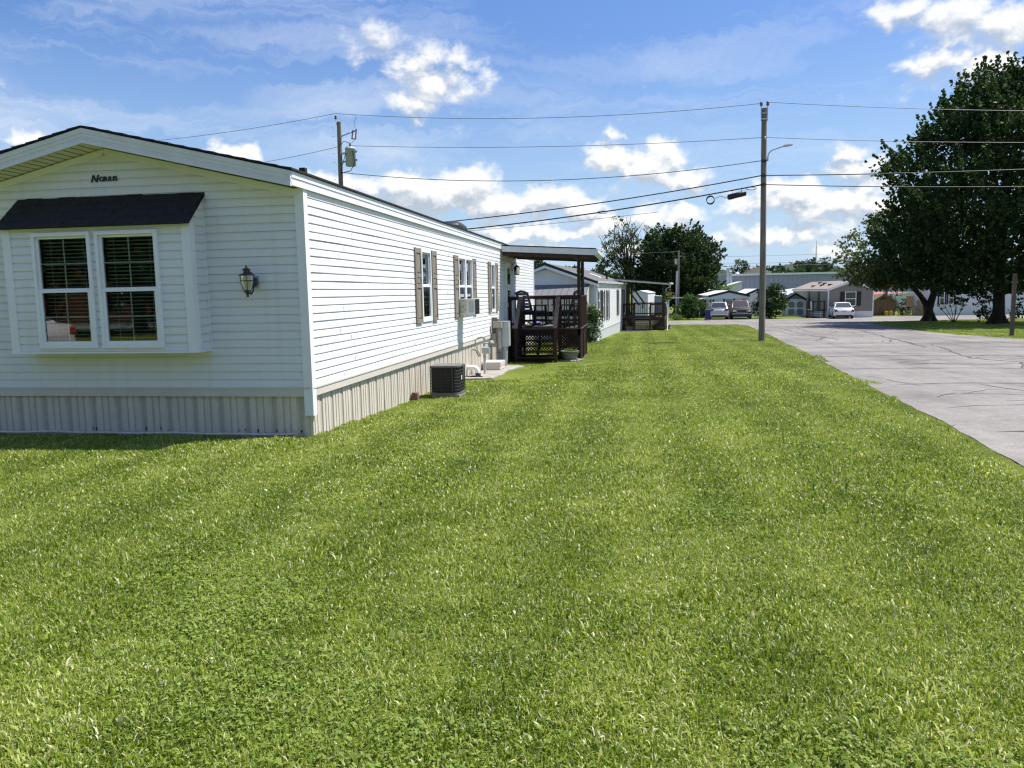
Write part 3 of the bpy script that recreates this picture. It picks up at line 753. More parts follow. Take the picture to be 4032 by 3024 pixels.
# stairs
ST0, ST1 = 23.28, 24.28; nst = 5
st = WB()
for i in range(nst):
    z = G1 + .165*(i+1); y = ST0 + (ST1-ST0)*i/nst
    st.box(-3.56, y-.02, z-.038, -2.42, y+.23, z)
st.build('stair_treads', M['deckwood'], deck)
sg = WB()
for x in (-3.555, -3.0, -2.46):
    sg.prism([(x, ST0+.02, G1-.02), (x, ST0+.02, G1+.10), (x, ST1-.01, G1+.165*5+.06), (x, ST1-.01, G1+.165*4-.2)], (.035, 0, 0))
sg.build('stringers', M['deckwood'], deck)
for x in (-3.60, -2.40):
    p = WB(); p.box(x-.045, ST0-.05, G1-.08, x+.045, ST0+.04, .58); p.build('stair_post', M['deckwood'], deck)
    p = WB(); p.bar((x, ST0-.09, .53), (x, DY0+.0, 1.455), .125, .036); p.build('handrail', M['deckworn'], deck)
    p = WB()
    for k in range(6):
        f = (k+.9)/6.6; y = ST0 + (ST1-ST0)*f; p.box(x-.02, y-.018, G1+.06+.80*f, x+.02, y+.018, .50+.90*f)
    p.bar((x+.0, ST0, G1+.12), (x, ST1, G1+.95), .03, .08); p.build('stair_pickets', M['deckwood'], deck)
# porch roof
rz = lambda x: 2.985 - (x - X1) * .060
ro = WB(); ro.prism([(X1+.05, 23.05, rz(X1)), (-1.16, 23.05, rz(-1.16)), (-1.16, 23.05, rz(-1.16)+.03), (X1+.05, 23.05, rz(X1)+.03)], (0, 3.1, 0)); ro.build('roof', M['shingle'], deck)
ro = WB()
ro.prism([(X1+.05, 23.06, rz(X1)-.165), (-1.20, 23.06, rz(-1.2)-.175), (-1.20, 23.06, rz(-1.2)-.003), (X1+.05, 23.06, rz(X1)-.003)], (0, .03, 0))
ro.prism([(X1+.05, 26.11, rz(X1)-.165), (-1.20, 26.11, rz(-1.2)-.175), (-1.20, 26.11, rz(-1.2)-.003), (X1+.05, 26.11, rz(X1)-.003)], (0, .03, 0))
ro.prism([(-1.195, 23.06, rz(-1.2)-.19), (-1.10, 23.06, rz(-1.2)-.10), (-1.10, 23.06, rz(-1.2)+.0), (-1.195, 23.06, rz(-1.2)+.0)], (0, 3.08, 0))
ro.build('roof_fascia', M['rake'], deck)
ro = WB(); ro.prism([(X1+.06, 23.10, rz(X1)-.16), (-1.21, 23.10, rz(-1.2)-.16), (-1.21, 23.10, rz(-1.2)-.11), (X1+.06, 23.10, rz(X1)-.11)], (0, 3.0, 0))
for y in (23.2, 24.3, 25.2, 26.0): ro.prism([(X1+.06, y, rz(X1)-.28), (-1.25, y, rz(-1.2)-.28), (-1.25, y, rz(-1.2)-.162), (X1+.06, y, rz(X1)-.162)], (0, .04, 0))
ro.box(-1.82, 23.12, 2.56, -1.70, 26.08, 2.70); ro.build('roof_beams', M['darkwood'], deck)
o = MB(); o.box(-.03, -.04, .02, .03, .02, .10); o.tube([(0, -.04, .06), (.0, -.09, .06)], .035, 8); o.lathe([(.02, 0), (.06, -.03), (.065, -.14), (.05, -.2)], (0, -.06, .02), 8)
o = o.build('porch_lamp', M['black'], loc=(-1.755, 25.95-.052, 2.12)); tag(o, 'small dark lamp fixed to the rear roof post of the red porch', 'lamp')
# rocking chairs
def rocking_chair(name, label, loc, rz_, group='rocking chairs on the red porch'):
    t = thing(name, label, 'rocking chair', loc, rz_, group); t.scale = (1.14, 1.14, 1.10)
    p = MB()
    for y in (-.26, .26):
        p.tube([(-.46 + k*.1, y, .03 + .16*((-.46+k*.1)/.55)**2) for k in range(10)], .024, 6)
    p.build('rockers', M['navy'], t)
    for y in (-.26, .26):
        p = MB(); p.bar((.26, y, .06), (.24, y, .62), .05, .05); p.build('leg', M['navy'], t)
        p = MB(); p.bar((-.20, y, .06), (-.22, y, .42), .05, .05); p.build('leg', M['navy'], t)
        p = MB(); p.bar((.32, y, .64), (-.28, y, .62), .085, .03); p.build('armrest', M['navy'], t)
    p = MB(); p.box(-.25, -.26, .36, .28, .26, .40)
    p.bar((-.22, -.26, .2), (.25, -.26, .2), .035, .035); p.bar((-.22, .26, .2), (.25, .26, .2), .035, .035); p.build('seat', M['navy'], t)
    p = MB()
    for y in (-.25, .25): p.bar((-.22, y, .36), (-.42, y, 1.02), .045, .055)
    for k in range(6):
        f = .18 + k*.15; x = -.22 - .20*f; z = .36 + .66*f; p.bar((x, -.25, z), (x, .25, z), .02, .065, (-.3, 0, 1))
    p.tube([(-.425, -.27, 1.0), (-.44, -.13, 1.045), (-.445, 0, 1.06), (-.44, .13, 1.045), (-.425, .27, 1.0)], .035, 6); p.build('backrest', M['navy'], t)
    p = MB(); ring = lambda k, z: [(x*k, y*k, z) for x, y in ((-.2,-.24),(.24,-.24),(.27,-.2),(.27,.2),(.24,.24),(-.2,.24),(-.23,.2),(-.23,-.2))]
    p.loft([ring(.9, .402), ring(1, .43), ring(1, .46), ring(.85, .48)]); p.build('cushion', M['cushion'], t)
    return t
rocking_chair('rocking_chair', 'dark rocking chair seen side-on behind the porch stairs, facing right', (-3.34, 25.5, DZ), R_(-30))
rocking_chair('rocking_chair', 'dark rocking chair behind the right railing of the porch, facing the other chair', (-2.30, 25.6, DZ), R_(208))
o = MB(); o.lathe([(.13, 0), (.15, .05), (.12, .10), (.0, .12)], (0, 0, 0), 12, sx=1.2); o = o.build('cushion', M['blue'], loc=(-3.42, 27.0, DZ)); tag(o, 'small blue cushion lying on the porch floor behind the rocking chairs', 'cushion')
# planter tub
t = thing('planter_tub', 'round grey tub of small plants at the foot of the red porch', 'planter', (-2.02, 23.85, gz(23.85)))
p = MB(); p.lathe([(.185, 0), (.20, .01), (.215, .10), (.225, .105), (.225, .115), (.24, .20), (.25, .205), (.25, .215), (.27, .30), (.285, .305), (.285, .32), (.25, .32), (.24, .27)], (0, 0, 0), 24); p.build('tub', M['terracotta'], t)
p = MB(); p.lathe([(.245, .28), (0, .29)], (0, 0, 0), 18); p.build('soil', M['soil'], t)
M['leaf_small'] = leaf_mat('small_leaf', (.05, .10, .02), (.16, .25, .06))
def leaves(name, C, size, m, parent=None, jitter=.4, up=.0, aspect=.6, rng=RNG):
    """one leaf-sized folded quad at every point of C"""
    n = len(C)
    a = rng.normal(size=(n, 3)); a[:, 2] += up; a /= np.linalg.norm(a, axis=1, keepdims=True)
    b = np.cross(a, rng.normal(size=(n, 3))); b /= np.linalg.norm(b, axis=1, keepdims=True) + 1e-9
    s = size * (1 + jitter * (rng.random((n, 1)) * 2 - 1))
    nrm = np.cross(a, b)
    V = np.stack([C - a*s*.55, C + b*s*aspect*.5 + nrm*s*.08, C + a*s*.55, C - b*s*aspect*.5 + nrm*s*.08], 1).reshape(-1, 3)
    i = np.arange(n) * 4
    T = np.concatenate([np.stack([i, i+1, i+2], 1), np.stack([i, i+2, i+3], 1)])
    return tri_mesh(name, V, T, m, parent, np.repeat(rng.random(n), 4))
C = RNG.normal(size=(170, 3)) * (.10, .10, .03) + (0, 0, .33); leaves('plants', C, .05, M['leaf_small'], t)
p = MB()
for i in range(17):
    a = R_(-150 + i*14); r = .34 + random.uniform(-.03, .03)
    p.loft([[(r*math.cos(a)+.07*k*math.cos(a+q), r*math.sin(a)+.05*k*math.sin(a+q), z) for q in (0, 1.2, 2.4, 3.6, 4.8)] for k, z in ((1, -.03), (.95, .035), (.5, .055))], smooth=False)
o = p.build('edging_stones', M['stonegrey'], loc=(-2.02, 23.95, gz(23.9))); tag(o, 'ring of small grey edging stones around the planter tub', 'edging')
# ================================================================ HOUSE 2 : second mobile home
TH2 = -R_(4.25)
L2, W2 = 16.2, 4.86; XC2 = -W2/2
h2 = thing('mobile_home', 'white mobile home with brown roof and black shutters just beyond the first porch', 'mobile home', (-1.9, 37.65, 0), TH2)
ZB2, ZT2, ZP2 = -.36, 1.95, 2.70
def gab2(z):
    if z <= ZT2: return (-W2, 0)
    hw = W2/2*(ZP2 - z)/(ZP2 - ZT2); return (XC2 - hw, XC2 + hw)
m = MB(); siding(m, (0,0,0), FX, FN, ZB2, ZP2, .1016, gab2); m.build('wall', M['vinyl'], h2)
w2s = [(.62, 1.40, .62, 1.61), (2.42, 3.08, .10, 1.61), (4.54, 5.14, .08, 1.61), (10.1, 10.62, .14, 1.64), (13.9, 14.5, .18, 1.66)]
m = MB(); siding(m, (0,0,0), SY, SN, ZB2, ZT2+.02, .1016, lambda z: (0, L2), [(a+.03, b-.03, c+.03, d-.03) for a, b, c, d in w2s]); m.build('wall', M['vinyl'], h2)
m = MB(); m.box(-W2, .2, ZB2-.4, -W2+.05, L2, ZT2); m.box(-W2+.05, L2-.05, ZB2-.4, -.03, L2-.001, ZT2); m.prism([(-W2+.05, L2-.05, ZT2), (-.05, L2-.05, ZT2), (XC2, L2-.05, ZP2)], (0, .04, 0)); m.build('wall', M['vinyl'], h2)
sk, vt = MB(), MB(); M['skirtwhite'] = mat('white_skirting', (.70, .71, .72), .5, .05, 4)
skirting(sk, sk, (0, .02, 0), FX, FN, -W2, 0, ZB2, lambda a: -1.1); skirting(sk, sk, (-.02, 0, 0), SY, SN, 0, L2, ZB2, lambda a: gz(37.65+a)-.15)
sk.build('skirting', M['skirtwhite'], h2, fixn=False)
for a, b_, c, d in w2s:
    window(h2, 'window', (0,0,0), SY, SN, a, b_, c, d, M['sideglass'], grid=(1, 1), fw=.05, slats=False)
    for s0, s1 in ((a-.33, a-.03), (b_+.03, b_+.33)): shutter(h2, (0,0,0), SY, SN, s0, s1, c-.02, d+.03, M['blackpl'], panels=False)
m = MB(); m.box(-.5, .3, -.2, -.45, L2-.3, 1.8)
m.build('dim_room', M['curtain'], h2)
rz2 = lambda x: 2.93 - abs(x - XC2)*.365
m = MB()
for s_ in (1, -1):
    xo = XC2 + s_*(W2/2+.12); m.prism([(XC2, -.30, 2.93), (xo, -.30, rz2(xo)), (xo, -.30, rz2(xo)+.05), (XC2, -.30, 2.985)], (0, L2+.6, 0))
m.build('roof', M['roofbrown'], h2)
m = MB()
for s_ in (1, -1):
    xo = XC2 + s_*(W2/2+.13); m.prism([(XC2, -.325, 2.87), (xo, -.325, rz2(xo)-.06), (xo, -.325, rz2(xo)+.06), (XC2, -.325, 3.01)], (0, .024, 0))
m.build('dark_rake_edge', M['darktrim'], h2)
m = MB()
for s_ in (1, -1):
    xo = XC2 + s_*(W2/2+.12); m.prism([(XC2, -.315, 2.74), (xo, -.315, rz2(xo)-.19), (xo, -.315, rz2(xo)-.062), (XC2, -.315, 2.868)], (0, .02, 0))
    m.prism([(XC2, -.29, 2.74), (xo, -.29, rz2(xo)-.19), (xo, -.29, rz2(xo)-.18), (XC2, -.29, 2.75)], (0, .29, 0))
m.build('rake_board', M['trim'], h2)
m = MB(); m.prism([(.03, -.3, 1.98), (.14, -.3, 1.99), (.16, -.3, 2.09), (.03, -.3, 2.085)], (0, L2+.5, 0)); m.build('gutter', M['trim'], h2)
m = MB(); m.tube([(.10, -.06, 1.99), (.10, -.05, 1.90), (.04, .05, 1.72), (.05, .06, -.75), (.12, .02, -.82)], .04, 6); m.build('downspout', M['trim'], h2)
m = MB(); m.box(-.012, -.03, ZB2, .025, .09, ZT2+.02); m.box(-.09, -.03, ZB2, -.0125, -.016, ZT2+.02); m.build('corner_trim', M['trim'], h2)
m = MB(); zz = rz2(-1.3)+.05; m.box(-1.42, 3.3, zz-.05, -1.18, 3.55, zz+.16); m.build('roof_vent', M['darktrim'], h2)
m = MB(); zz = rz2(-.9)+.05; m.prism([(-1.3, 7.0, rz2(-1.3)+.056), (-.7, 7.0, rz2(-.7)+.056), (-.7, 7.0, rz2(-.7)+.10), (-1.3, 7.0, rz2(-1.3)+.10)], (0, 1.1, 0)); m.build('skylight', M['whiteplastic'], h2)
m = MB(); zz = rz2(-.55)+.05; m.tube([(-.55, 9.6, zz-.05), (-.55, 9.6, zz+.22)], .06, 8); m.build('vent_pipe', M['darktrim'], h2)
# metal awning over its end wall
m = MB(); n = 14
for i in range(n):
    xa = -4.55 + 4.25*i/n; xb = xa + 4.25/n
    m.prism([(xa, -.04, 1.92), (xb-.02, -.04, 1.92), (xb-.02, -1.35, 1.42), (xa, -1.35, 1.42)], (0, 0, .02))
m.prism([(-4.55, -1.36, 1.24), (-.3, -1.36, 1.24), (-.3, -1.36, 1.44), (-4.55, -1.36, 1.44)], (0, .012, 0)); aw_ = m.build('end_awning', M['awngrey'], h2)
m = MB(); m.prism([(-.29, -.04, 1.95), (-.29, -1.36, 1.44), (-.29, -1.20, 1.15), (-.29, -.7, .98), (-.29, -.04, 1.05)], (.012, 0, 0)); m.prism([(-4.56, -.04, 1.95), (-4.56, -1.36, 1.44), (-4.56, -1.20, 1.15), (-4.56, -.04, 1.05)], (-.012, 0, 0)); m.build('awning_side', M['awnbeige'], aw_)
m = MB(); frame(m, (0,0,0), FX, FN, -4.2, -.75, .35, 1.45, .06, -.01, .04); wf = m.build('window', M['trim'], h2)
m = MB(); m.box(-4.14, -.028, .41, -.81, -.020, 1.39); m.build('glass', M['sideglass'], wf); m = MB(); m.box(-4.14, -.018, .41, -.81, -.017, 1.39); m.build('blind', M['interior'], wf)
# ---- second porch
p2 = thing('porch_deck', 'brown porch deck with diagonal braces at the far end of the second white home', 'porch', (.4, 51.2, gz(51.2)), TH2)
Z2 = gz(51.2)
class PB(MB):
    def build(s, name, m, parent=None, **k):
        s.v = [(x, y, z - Z2) for x, y, z in s.v]; return super().build(name, m, parent, **k)
px0, px1, py0, py1, pz = -1.35, 1.42, 0, 3.4, -.13
m = PB(); y = py0
while y < py1: m.box(px0, y-.03, pz-.035, px1, y+.11, pz); y += .146
m.build('floor', M['deckfloor'], p2)
m = PB(); m.box(px0, py0, pz-.22, px1, py0+.04, pz-.036); m.box(px1-.04, py0+.042, pz-.22, px1, py1, pz-.036); m.build('rim_joist', M['brownwood'], p2)
for x, y in ((px0+.05, .0), (-.50, 0), (.52, 0), (px1-.05, .02), (px1-.05, 1.7), (px1-.05, py1), (px0+.05, py1)):
    m = PB(); m.box(x-.045, y-.045, gz(51.2+y)-.1, x+.045, y+.045, .72); m.build('post', M['brownwood'], p2)
for x, y in ((px1-.12, .06), (px1-.12, py1-.1), (px0+.4, .08), (px0+.4, py1-.1)):
    m = PB(); m.box(x-.06, y-.06, pz, x+.06, y+.06, 2.02); m.build('roof_post', M['darkwood'], p2)
m = PB(); m.bar((px0+.35, .1, 1.75), (px0+1.15, .1, .62), .10, .05, (0, 1, 0)); m.bar((px0+.75, .1, 1.75), (px0+1.5, .1, .70), .10, .05, (0, 1, 0)); m.build('brace', M['brownwood'], p2)
for a, b in (((px0, 0), (-.45, 0)), ((.47, 0), (px1+.03, 0)), ((px1-.04, .05), (px1-.04, py1)), ((px0, py1), (px1, py1))):
    m = PB(); m.bar((*a, .74), (*b, .74), .12, .035); m.bar((*a, .67), (*b, .67), .035, .07); m.bar((*a, .0), (*b, .0), .035, .07)
    m.build('railing', M['brownwood'], p2)
for a, b in (((px0, 0, 0), (-.5, 0, 0)), ((.52, 0, 0), (px1, 0, 0)), ((px1, .05, 0), (px1, py1, 0)), ((px0, py1, 0), (px1, py1, 0))): m = PB(); picket_run(m, a, b, -.1, .70); m.build('pickets', M['brownwood'], p2)
for a, b, w_, z0 in (((px0+.1, .0, 0), (1,0,0), .75, Z2), ((.6, .0, 0), (1,0,0), .75, Z2), ((px1-.02, .1, 0), (0,1,0), 3.1, Z2-.05), ((px0+.1, py1, 0), (1,0,0), 2.6, Z2-.05)): m = PB(); lattice(m, a, b, w_, z0, pz-.22); m.build('lattice', M['brownwood'], p2)
m = PB()
for i in range(5): m.box(-.55 - (.12 if i == 0 else 0), -.85+.17*i, Z2+.16*(i+1)-.04, .57 + (.12 if i == 0 else 0), -.85+.17*i+.24, Z2+.16*(i+1))
m.build('stair_treads', M['deckworn'], p2)
for x in (-.50, .52):
    m = PB(); m.box(x-.045, -.86, Z2-.05, x+.045, -.77, .42); m.bar((x, -.88, .40), (x, 0, .76), .11, .035); m.bar((x, -.8, Z2+.1), (x, 0, pz-.1), .03, .2); m.build('handrail', M['brownwood'], p2)
m = PB(); m.prism([(-1.75, -.9, 2.33), (1.72, -.9, 1.98), (1.72, -.9, 2.03), (-1.75, -.9, 2.42)], (0, 4.6, 0)); m.build('roof', M['darktrim'], p2)
m = PB(); m.prism([(-1.7, -.93, 2.235), (1.70, -.93, 1.90), (1.70, -.93, 2.0), (-1.7, -.93, 2.335)], (0, .028, 0)); m.box(1.62, -.88, 1.88, 1.68, 3.65, 1.975); m.build('roof_beam', M['awnbeige'], p2)
m = PB(); m.prism([(1.725, -.93, 1.93), (1.83, -.93, 1.96), (1.85, -.93, 2.06), (1.725, -.93, 2.05)], (0, 4.7, 0)); m.tube([(1.80, -.6, 1.95), (1.78, -.55, 1.80), (1.50, -.1, 1.66), (1.50, -.08, 1.2), (1.52, -.1, .72), (1.60, -.12, .4), (1.58, -.12, -1.0), (1.72, -.3, -1.10)], .035, 6); m.build('gutter', M['trim'], p2)
t = thing('hanging_basket', 'hanging flower basket with pinkish blooms at the right post of the brown porch', 'hanging basket', (1.95, 50.75, 1.05))
m = MB(); m.lathe([(.05, -.12), (.14, -.04), (.17, .05), (.15, .05), (0, .03)], (0, 0, 0), 12); m.build('pot', M['darkwood'], t)
m = MB()
for k in range(3): a = k*2.1; m.tube([(.16*math.cos(a), .16*math.sin(a), .05), (-.02, 0, .82)], .006, 4)
m.build('hanger', M['cable'], t)
C = RNG.normal(size=(300, 3))*(.17, .17, .15)+(0, 0, .12); leaves('foliage', C, .09, M['leaf_small'], t)
M['bloom'] = leaf_mat('pinkish_bloom', (.30, .12, .14), (.45, .30, .28)); C = RNG.normal(size=(90, 3))*(.16, .16, .18)+(0, 0, .22); leaves('flowers', C, .07, M['bloom'], t)
t = thing('planter_trough', 'pale stone trough on the ground beside the steps of the brown porch', 'planter', (-.42, 50.85, gz(50.9)), TH2)
m = MB(); r_ = lambda k, z: [(x*k, y*k, z) for x, y in ((-.22,-.14),(.22,-.14),(.22,.14),(-.22,.14))]; m.loft([r_(.8, 0), r_(.85, .05), r_(1, .22), r_(1.06, .24), r_(1.06, .28), r_(.9, .28), r_(.85, .2)], smooth=False); m.build('trough', M['stonegrey'], t)
C = RNG.normal(size=(70, 3))*(.10, .06, .03)+(0, 0, .28); leaves('plants', C, .05, M['leaf_small'], t)
m = MB(); m.prism([(x, y, gz(y)+.02) for x, y in ((-1.0, 49.3), (.4, 49.2), (1.5, 49.9), (1.2, 50.6), (-1.0, 50.6))], (0, 0, .012)); o = m.build('stepping_pad', M['concrete']); tag(o, 'flat brownish concrete pad in front of the brown porch steps', 'concrete pad')
# small garden figure
t = thing('garden_ornament', 'small grey animal ornament sitting on the lawn beside the brown porch', 'garden ornament', (2.19, 53.5, gz(53.5)))
m = MB(); m.lathe([(.10, 0), (.12, .03), (.11, .10), (.08, .17), (.05, .2), (0, .21)], (0, 0, 0), 10); m.lathe([(0, .17), (.05, .19), (.065, .24), (.05, .29), (0, .31)], (.06, -.02, 0), 10); m.tube([(-.08, 0, .02), (-.17, 0, .08), (-.15, 0, .2)], [.03, .05, .02], 7); m.tube([(.05, -.05, .29), (.04, -.06, .36)], [.02, .008], 5); m.tube([(.05, .02, .29), (.04, .03, .36)], [.02, .008], 5); m.build('body', M['stonegrey'], t)

# ================================================================ far homes and buildings
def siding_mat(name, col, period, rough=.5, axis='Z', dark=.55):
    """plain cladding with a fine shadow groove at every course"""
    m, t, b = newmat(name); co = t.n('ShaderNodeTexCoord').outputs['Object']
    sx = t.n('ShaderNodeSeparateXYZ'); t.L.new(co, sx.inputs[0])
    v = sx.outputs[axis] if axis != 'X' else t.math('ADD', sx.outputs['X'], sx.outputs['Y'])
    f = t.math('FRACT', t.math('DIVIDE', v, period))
    g = t.mapr(f, .0, .18, dark, 1)  # groove shade as a dark ramp, multiplied into the base colour
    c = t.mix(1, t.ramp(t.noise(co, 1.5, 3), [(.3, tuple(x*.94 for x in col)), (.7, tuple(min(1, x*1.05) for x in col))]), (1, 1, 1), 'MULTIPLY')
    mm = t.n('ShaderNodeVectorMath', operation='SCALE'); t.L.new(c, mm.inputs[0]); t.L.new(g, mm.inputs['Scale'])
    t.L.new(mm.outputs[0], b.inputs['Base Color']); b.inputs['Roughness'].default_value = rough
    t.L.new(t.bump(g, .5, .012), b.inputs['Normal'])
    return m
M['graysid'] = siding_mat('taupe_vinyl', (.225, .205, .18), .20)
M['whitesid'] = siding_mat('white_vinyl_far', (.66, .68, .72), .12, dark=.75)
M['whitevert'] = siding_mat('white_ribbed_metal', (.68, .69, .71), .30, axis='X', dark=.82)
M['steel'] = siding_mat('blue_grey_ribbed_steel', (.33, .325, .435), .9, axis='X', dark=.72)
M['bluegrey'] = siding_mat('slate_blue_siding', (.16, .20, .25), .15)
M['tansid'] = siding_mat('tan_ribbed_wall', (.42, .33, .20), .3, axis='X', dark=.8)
M['shedgrey'] = mat('sage_grey_paint', (.215, .225, .205), .6, .05, 3)
def box_home(name, label, cat, x, y, w, d, h, hp, wall, roof, skirt=.35, skm=None, over=.15, rz_=0, trim=True, dark=None, group=None):
    """gabled box, front (gable) towards -y, left front corner at x,y"""
    z = gz(y); t = thing(name, label, cat, (x, y, z), rz_, group)
    m = MB(); m.prism([(0,0,skirt), (w,0,skirt), (w,0,h), (w/2,0,hp-.08), (0,0,h)], (0, d, 0)); m.build('wall', wall, t)
    if skirt: m = MB(); m.box(.02, .02, -.3, w-.02, d-.02, skirt-.001); m.build('skirting', skm or M['skirtwhite'], t)
    m = MB(); sl = (hp-h)/(w/2)
    for s_ in (1, -1):
        xo = w/2 + s_*(w/2+over); m.prism([(w/2, -over, hp), (xo, -over, hp-sl*(w/2+over)), (xo, -over, hp-sl*(w/2+over)+.05), (w/2, -over, hp+.05)], (0, d+2*over, 0))
    m.build('roof', roof, t)
    m = MB()
    for s_ in (1, -1):
        xo = w/2 + s_*(w/2+over); m.prism([(w/2, -over-.03, hp-.17), (xo, -over-.03, hp-sl*(w/2+over)-.17), (xo, -over-.03, hp-sl*(w/2+over)+.06), (w/2, -over-.03, hp+.06)], (0, .028, 0))
        m.box(xo-.02*s_-.01, -over+.0, hp-sl*(w/2+over)-.16, xo-.02*s_+.01, d+over, hp-sl*(w/2+over)+.0)
    m.build('rake_board', dark or M['trim'], t)
    return t
def simple_window(t, x0, x1, z0, z1, shut=None, y=0, m=None, fw=.06):
    f = MB(); frame(f, (0, y, 0), FX, FN, x0, x1, z0, z1, fw, -.005, .05); zm = (z0+z1)/2; f.box(x0+fw, y-.045, zm-.03, x1-fw, y-.012, zm+.03); fo = f.build('window', M['trim'], t)
    g = MB(); g.box(x0+fw, y-.012, z0+fw, x1-fw, y-.006, z1-fw); g.build('pane', m or M['darkpane'], fo)
    if shut:
        for a, b in ((x0-shut-.03, x0-.03), (x1+.03, x1+shut+.03)):
            s_ = MB(); s_.box(a, y-.05, z0, b, y-.004, z1); s_.box(a+.06, y-.06, z0+.08, b-.06, y-.051, z1-.08); s_.build('shutter', M['blackpl'], t)
M['darkpane'] = mat('dark_pane', (.06, .075, .07), .08, .15, 2, spec=.6)
M['palepane'] = mat('blind_behind_pane', (.30, .285, .25), .15, .15, 3, (1, 1, 6), spec=.6)
# grey home
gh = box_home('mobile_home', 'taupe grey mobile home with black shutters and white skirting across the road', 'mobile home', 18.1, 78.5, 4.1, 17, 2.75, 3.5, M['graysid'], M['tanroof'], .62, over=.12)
gh_ = gz(78.5)
simple_window(gh, 1.52, 2.54, 1.12, 2.47, .40)
m = MB(); m.box(-.02, -.02, .25, .09, .09, 2.72); m.build('corner_trim', M['trim'], gh); m = MB(); m.box(4.02, -.02, .25, 4.12, .09, 2.72); m.build('corner_trim', M['trim'], gh)
m = MB()
for y in (3.4, 8): m.box(-.03, y, .7, -.004, y+.9, 2.5)
m.build('side_shutters', M['blackpl'], gh)
m = MB()
for x, y in ((.9, 3), (.8, 6), (1.3, 7), (.6, 9), (1.5, 10)): z = 2.75+.366*x+.05; m.box(x-.2, y, z-.1, x+.2, y+.25, z+.12)
m.build('roof_vents', M['darktrim'], gh)
t = thing('porch_steps', 'small wooden entry deck with steps at the left side of the taupe home', 'porch', (16.25, 79.0, gz(79)))
m = MB(); m.box(0, 0, .74, 1.75, 1.6, .78); m.build('floor', M['deckfloor'], t)
for x in (.05, .62, 1.65):
    m = MB(); m.box(x-.05, -.0, -.1, x+.05, .1, 1.62); m.build('post', M['brownwood'], t)
m = MB(); m.box(0, .02, 1.56, 1.72, .08, 1.64); m.box(0, .02, .62, 1.72, .06, .72); picket_run(m, (.66, .05, 0), (1.6, .05, 0), .78, 1.56, .3); m.build('top_rail', M['brownwood'], t)
m = MB()
for i in range(3): m.box(.7, -.02+.001*i, .15+.18*i, 1.7, .0, .21+.18*i)
m.build('stair_treads', M['brownwood'], t)
m = MB(); m.bar((.45, -.05, .85), (.40, -.05, 1.6), .13, .03, (0, 1, 0)); m.bar((1.3, -.03, .1), (1.32, -.03, .6), .08, .02, (0, 1, 0)); m.build('pale_board', M['trim'], t)  # pale boards in the same white as the trim
# shed with double doors
t = box_home('garden_shed', 'sage grey garden shed with white trimmed double doors', 'shed', 15.62, 86, 1.95, 2.4, 1.82, 2.42, M['shedgrey'], M['darktrim'], 0, over=.1, dark=M['darktrim'])
m = MB(); m.box(-.02, -.03, 1.66, 1.97, -.003, 1.78); m.box(-.02, -.03, 0, .1, -.003, 1.655); m.box(1.85, -.03, 0, 1.97, -.003, 1.655); m.build('trim', M['trim'], t)
for x0 in (.14, .99):
    m = MB(); m.box(x0, -.025, .06, x0+.82, -.004, 1.62); do_ = m.build('door', M['trim'], t)
    m = MB()
    for z0, z1 in ((.14, .78), (.90, 1.54)): c_ = .14; m.prism([(x0+.08+c_, -.03, z0), (x0+.74-c_, -.03, z0), (x0+.74, -.03, z0+c_), (x0+.74, -.03, z1-c_), (x0+.74-c_, -.03, z1), (x0+.08+c_, -.03, z1), (x0+.08, -.03, z1-c_), (x0+.08, -.03, z0+c_)], (0, .004, 0))
    m.build('panel', M['shedgrey'], do_)
    m = MB()
    for z in (.2, .84, 1.48): m.box(x0 + (.0 if x0 < .5 else .70), -.034, z, x0 + (.12 if x0 < .5 else .82), -.026, z+.03)
    m.build('hinge', M['black'], do_)
# beige trailer behind
t = thing('trailer', 'tan trailer with white coated roof between the shed and the taupe home', 'trailer', (17.9, 97, gz(97)))
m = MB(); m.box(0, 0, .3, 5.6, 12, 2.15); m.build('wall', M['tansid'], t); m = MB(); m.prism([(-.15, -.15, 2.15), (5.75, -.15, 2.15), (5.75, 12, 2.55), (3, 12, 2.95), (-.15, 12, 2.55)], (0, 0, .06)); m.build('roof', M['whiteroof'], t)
m = MB(); m.box(2.1, -.05, .5, 2.55, -.004, 1.9); m.build('door', M['trim'], t); m = MB(); m.box(3.0, -.04, .9, 3.3, -.004, 1.5); m.build('window', M['darkpane'], t)
# brown shed to the right
t = box_home('garden_shed', 'brown board shed half hidden right of the taupe home', 'shed', 23.9, 84.5, 2.1, 2, 1.5, 2.15, M['fencewood'], M['fencewood'], 0, over=.08, dark=M['fencewood'])
m = MB(); m.box(.6, -.02, 1.62, 1.1, -.004, 1.86); m.build('vent', M['blackpl'], t)
for i, x in enumerate((24.85, 25.3)):
    m = MB(); m.box(0, 0, 0, .34, .3, .34); m.box(-.02, -.02, .34, .36, .32, .40); m.lathe([(.09, .4), (.1, .46), (0, .48)], (.17, .15, 0), 10); o = m.build('storage_crate', M['yellow'], loc=(x, 83.9, gz(83.9)))
    tag(o, 'yellow crate on the grass in front of the brown board shed', 'crate', 'yellow crates in front of the brown shed')
m = MB()
for i in range(9): m.box(i*.13, 0, 0, i*.13+.03, .02, .28)
m.box(0, -.004, .18, 1.08, -.001, .21); m.box(0, -.004, .06, 1.08, -.001, .09)
o = m.build('edging_fence', M['blackpl'], loc=(23.75, 83.6, gz(83.6))); tag(o, 'low black edging fence in front of the brown shed', 'fence')
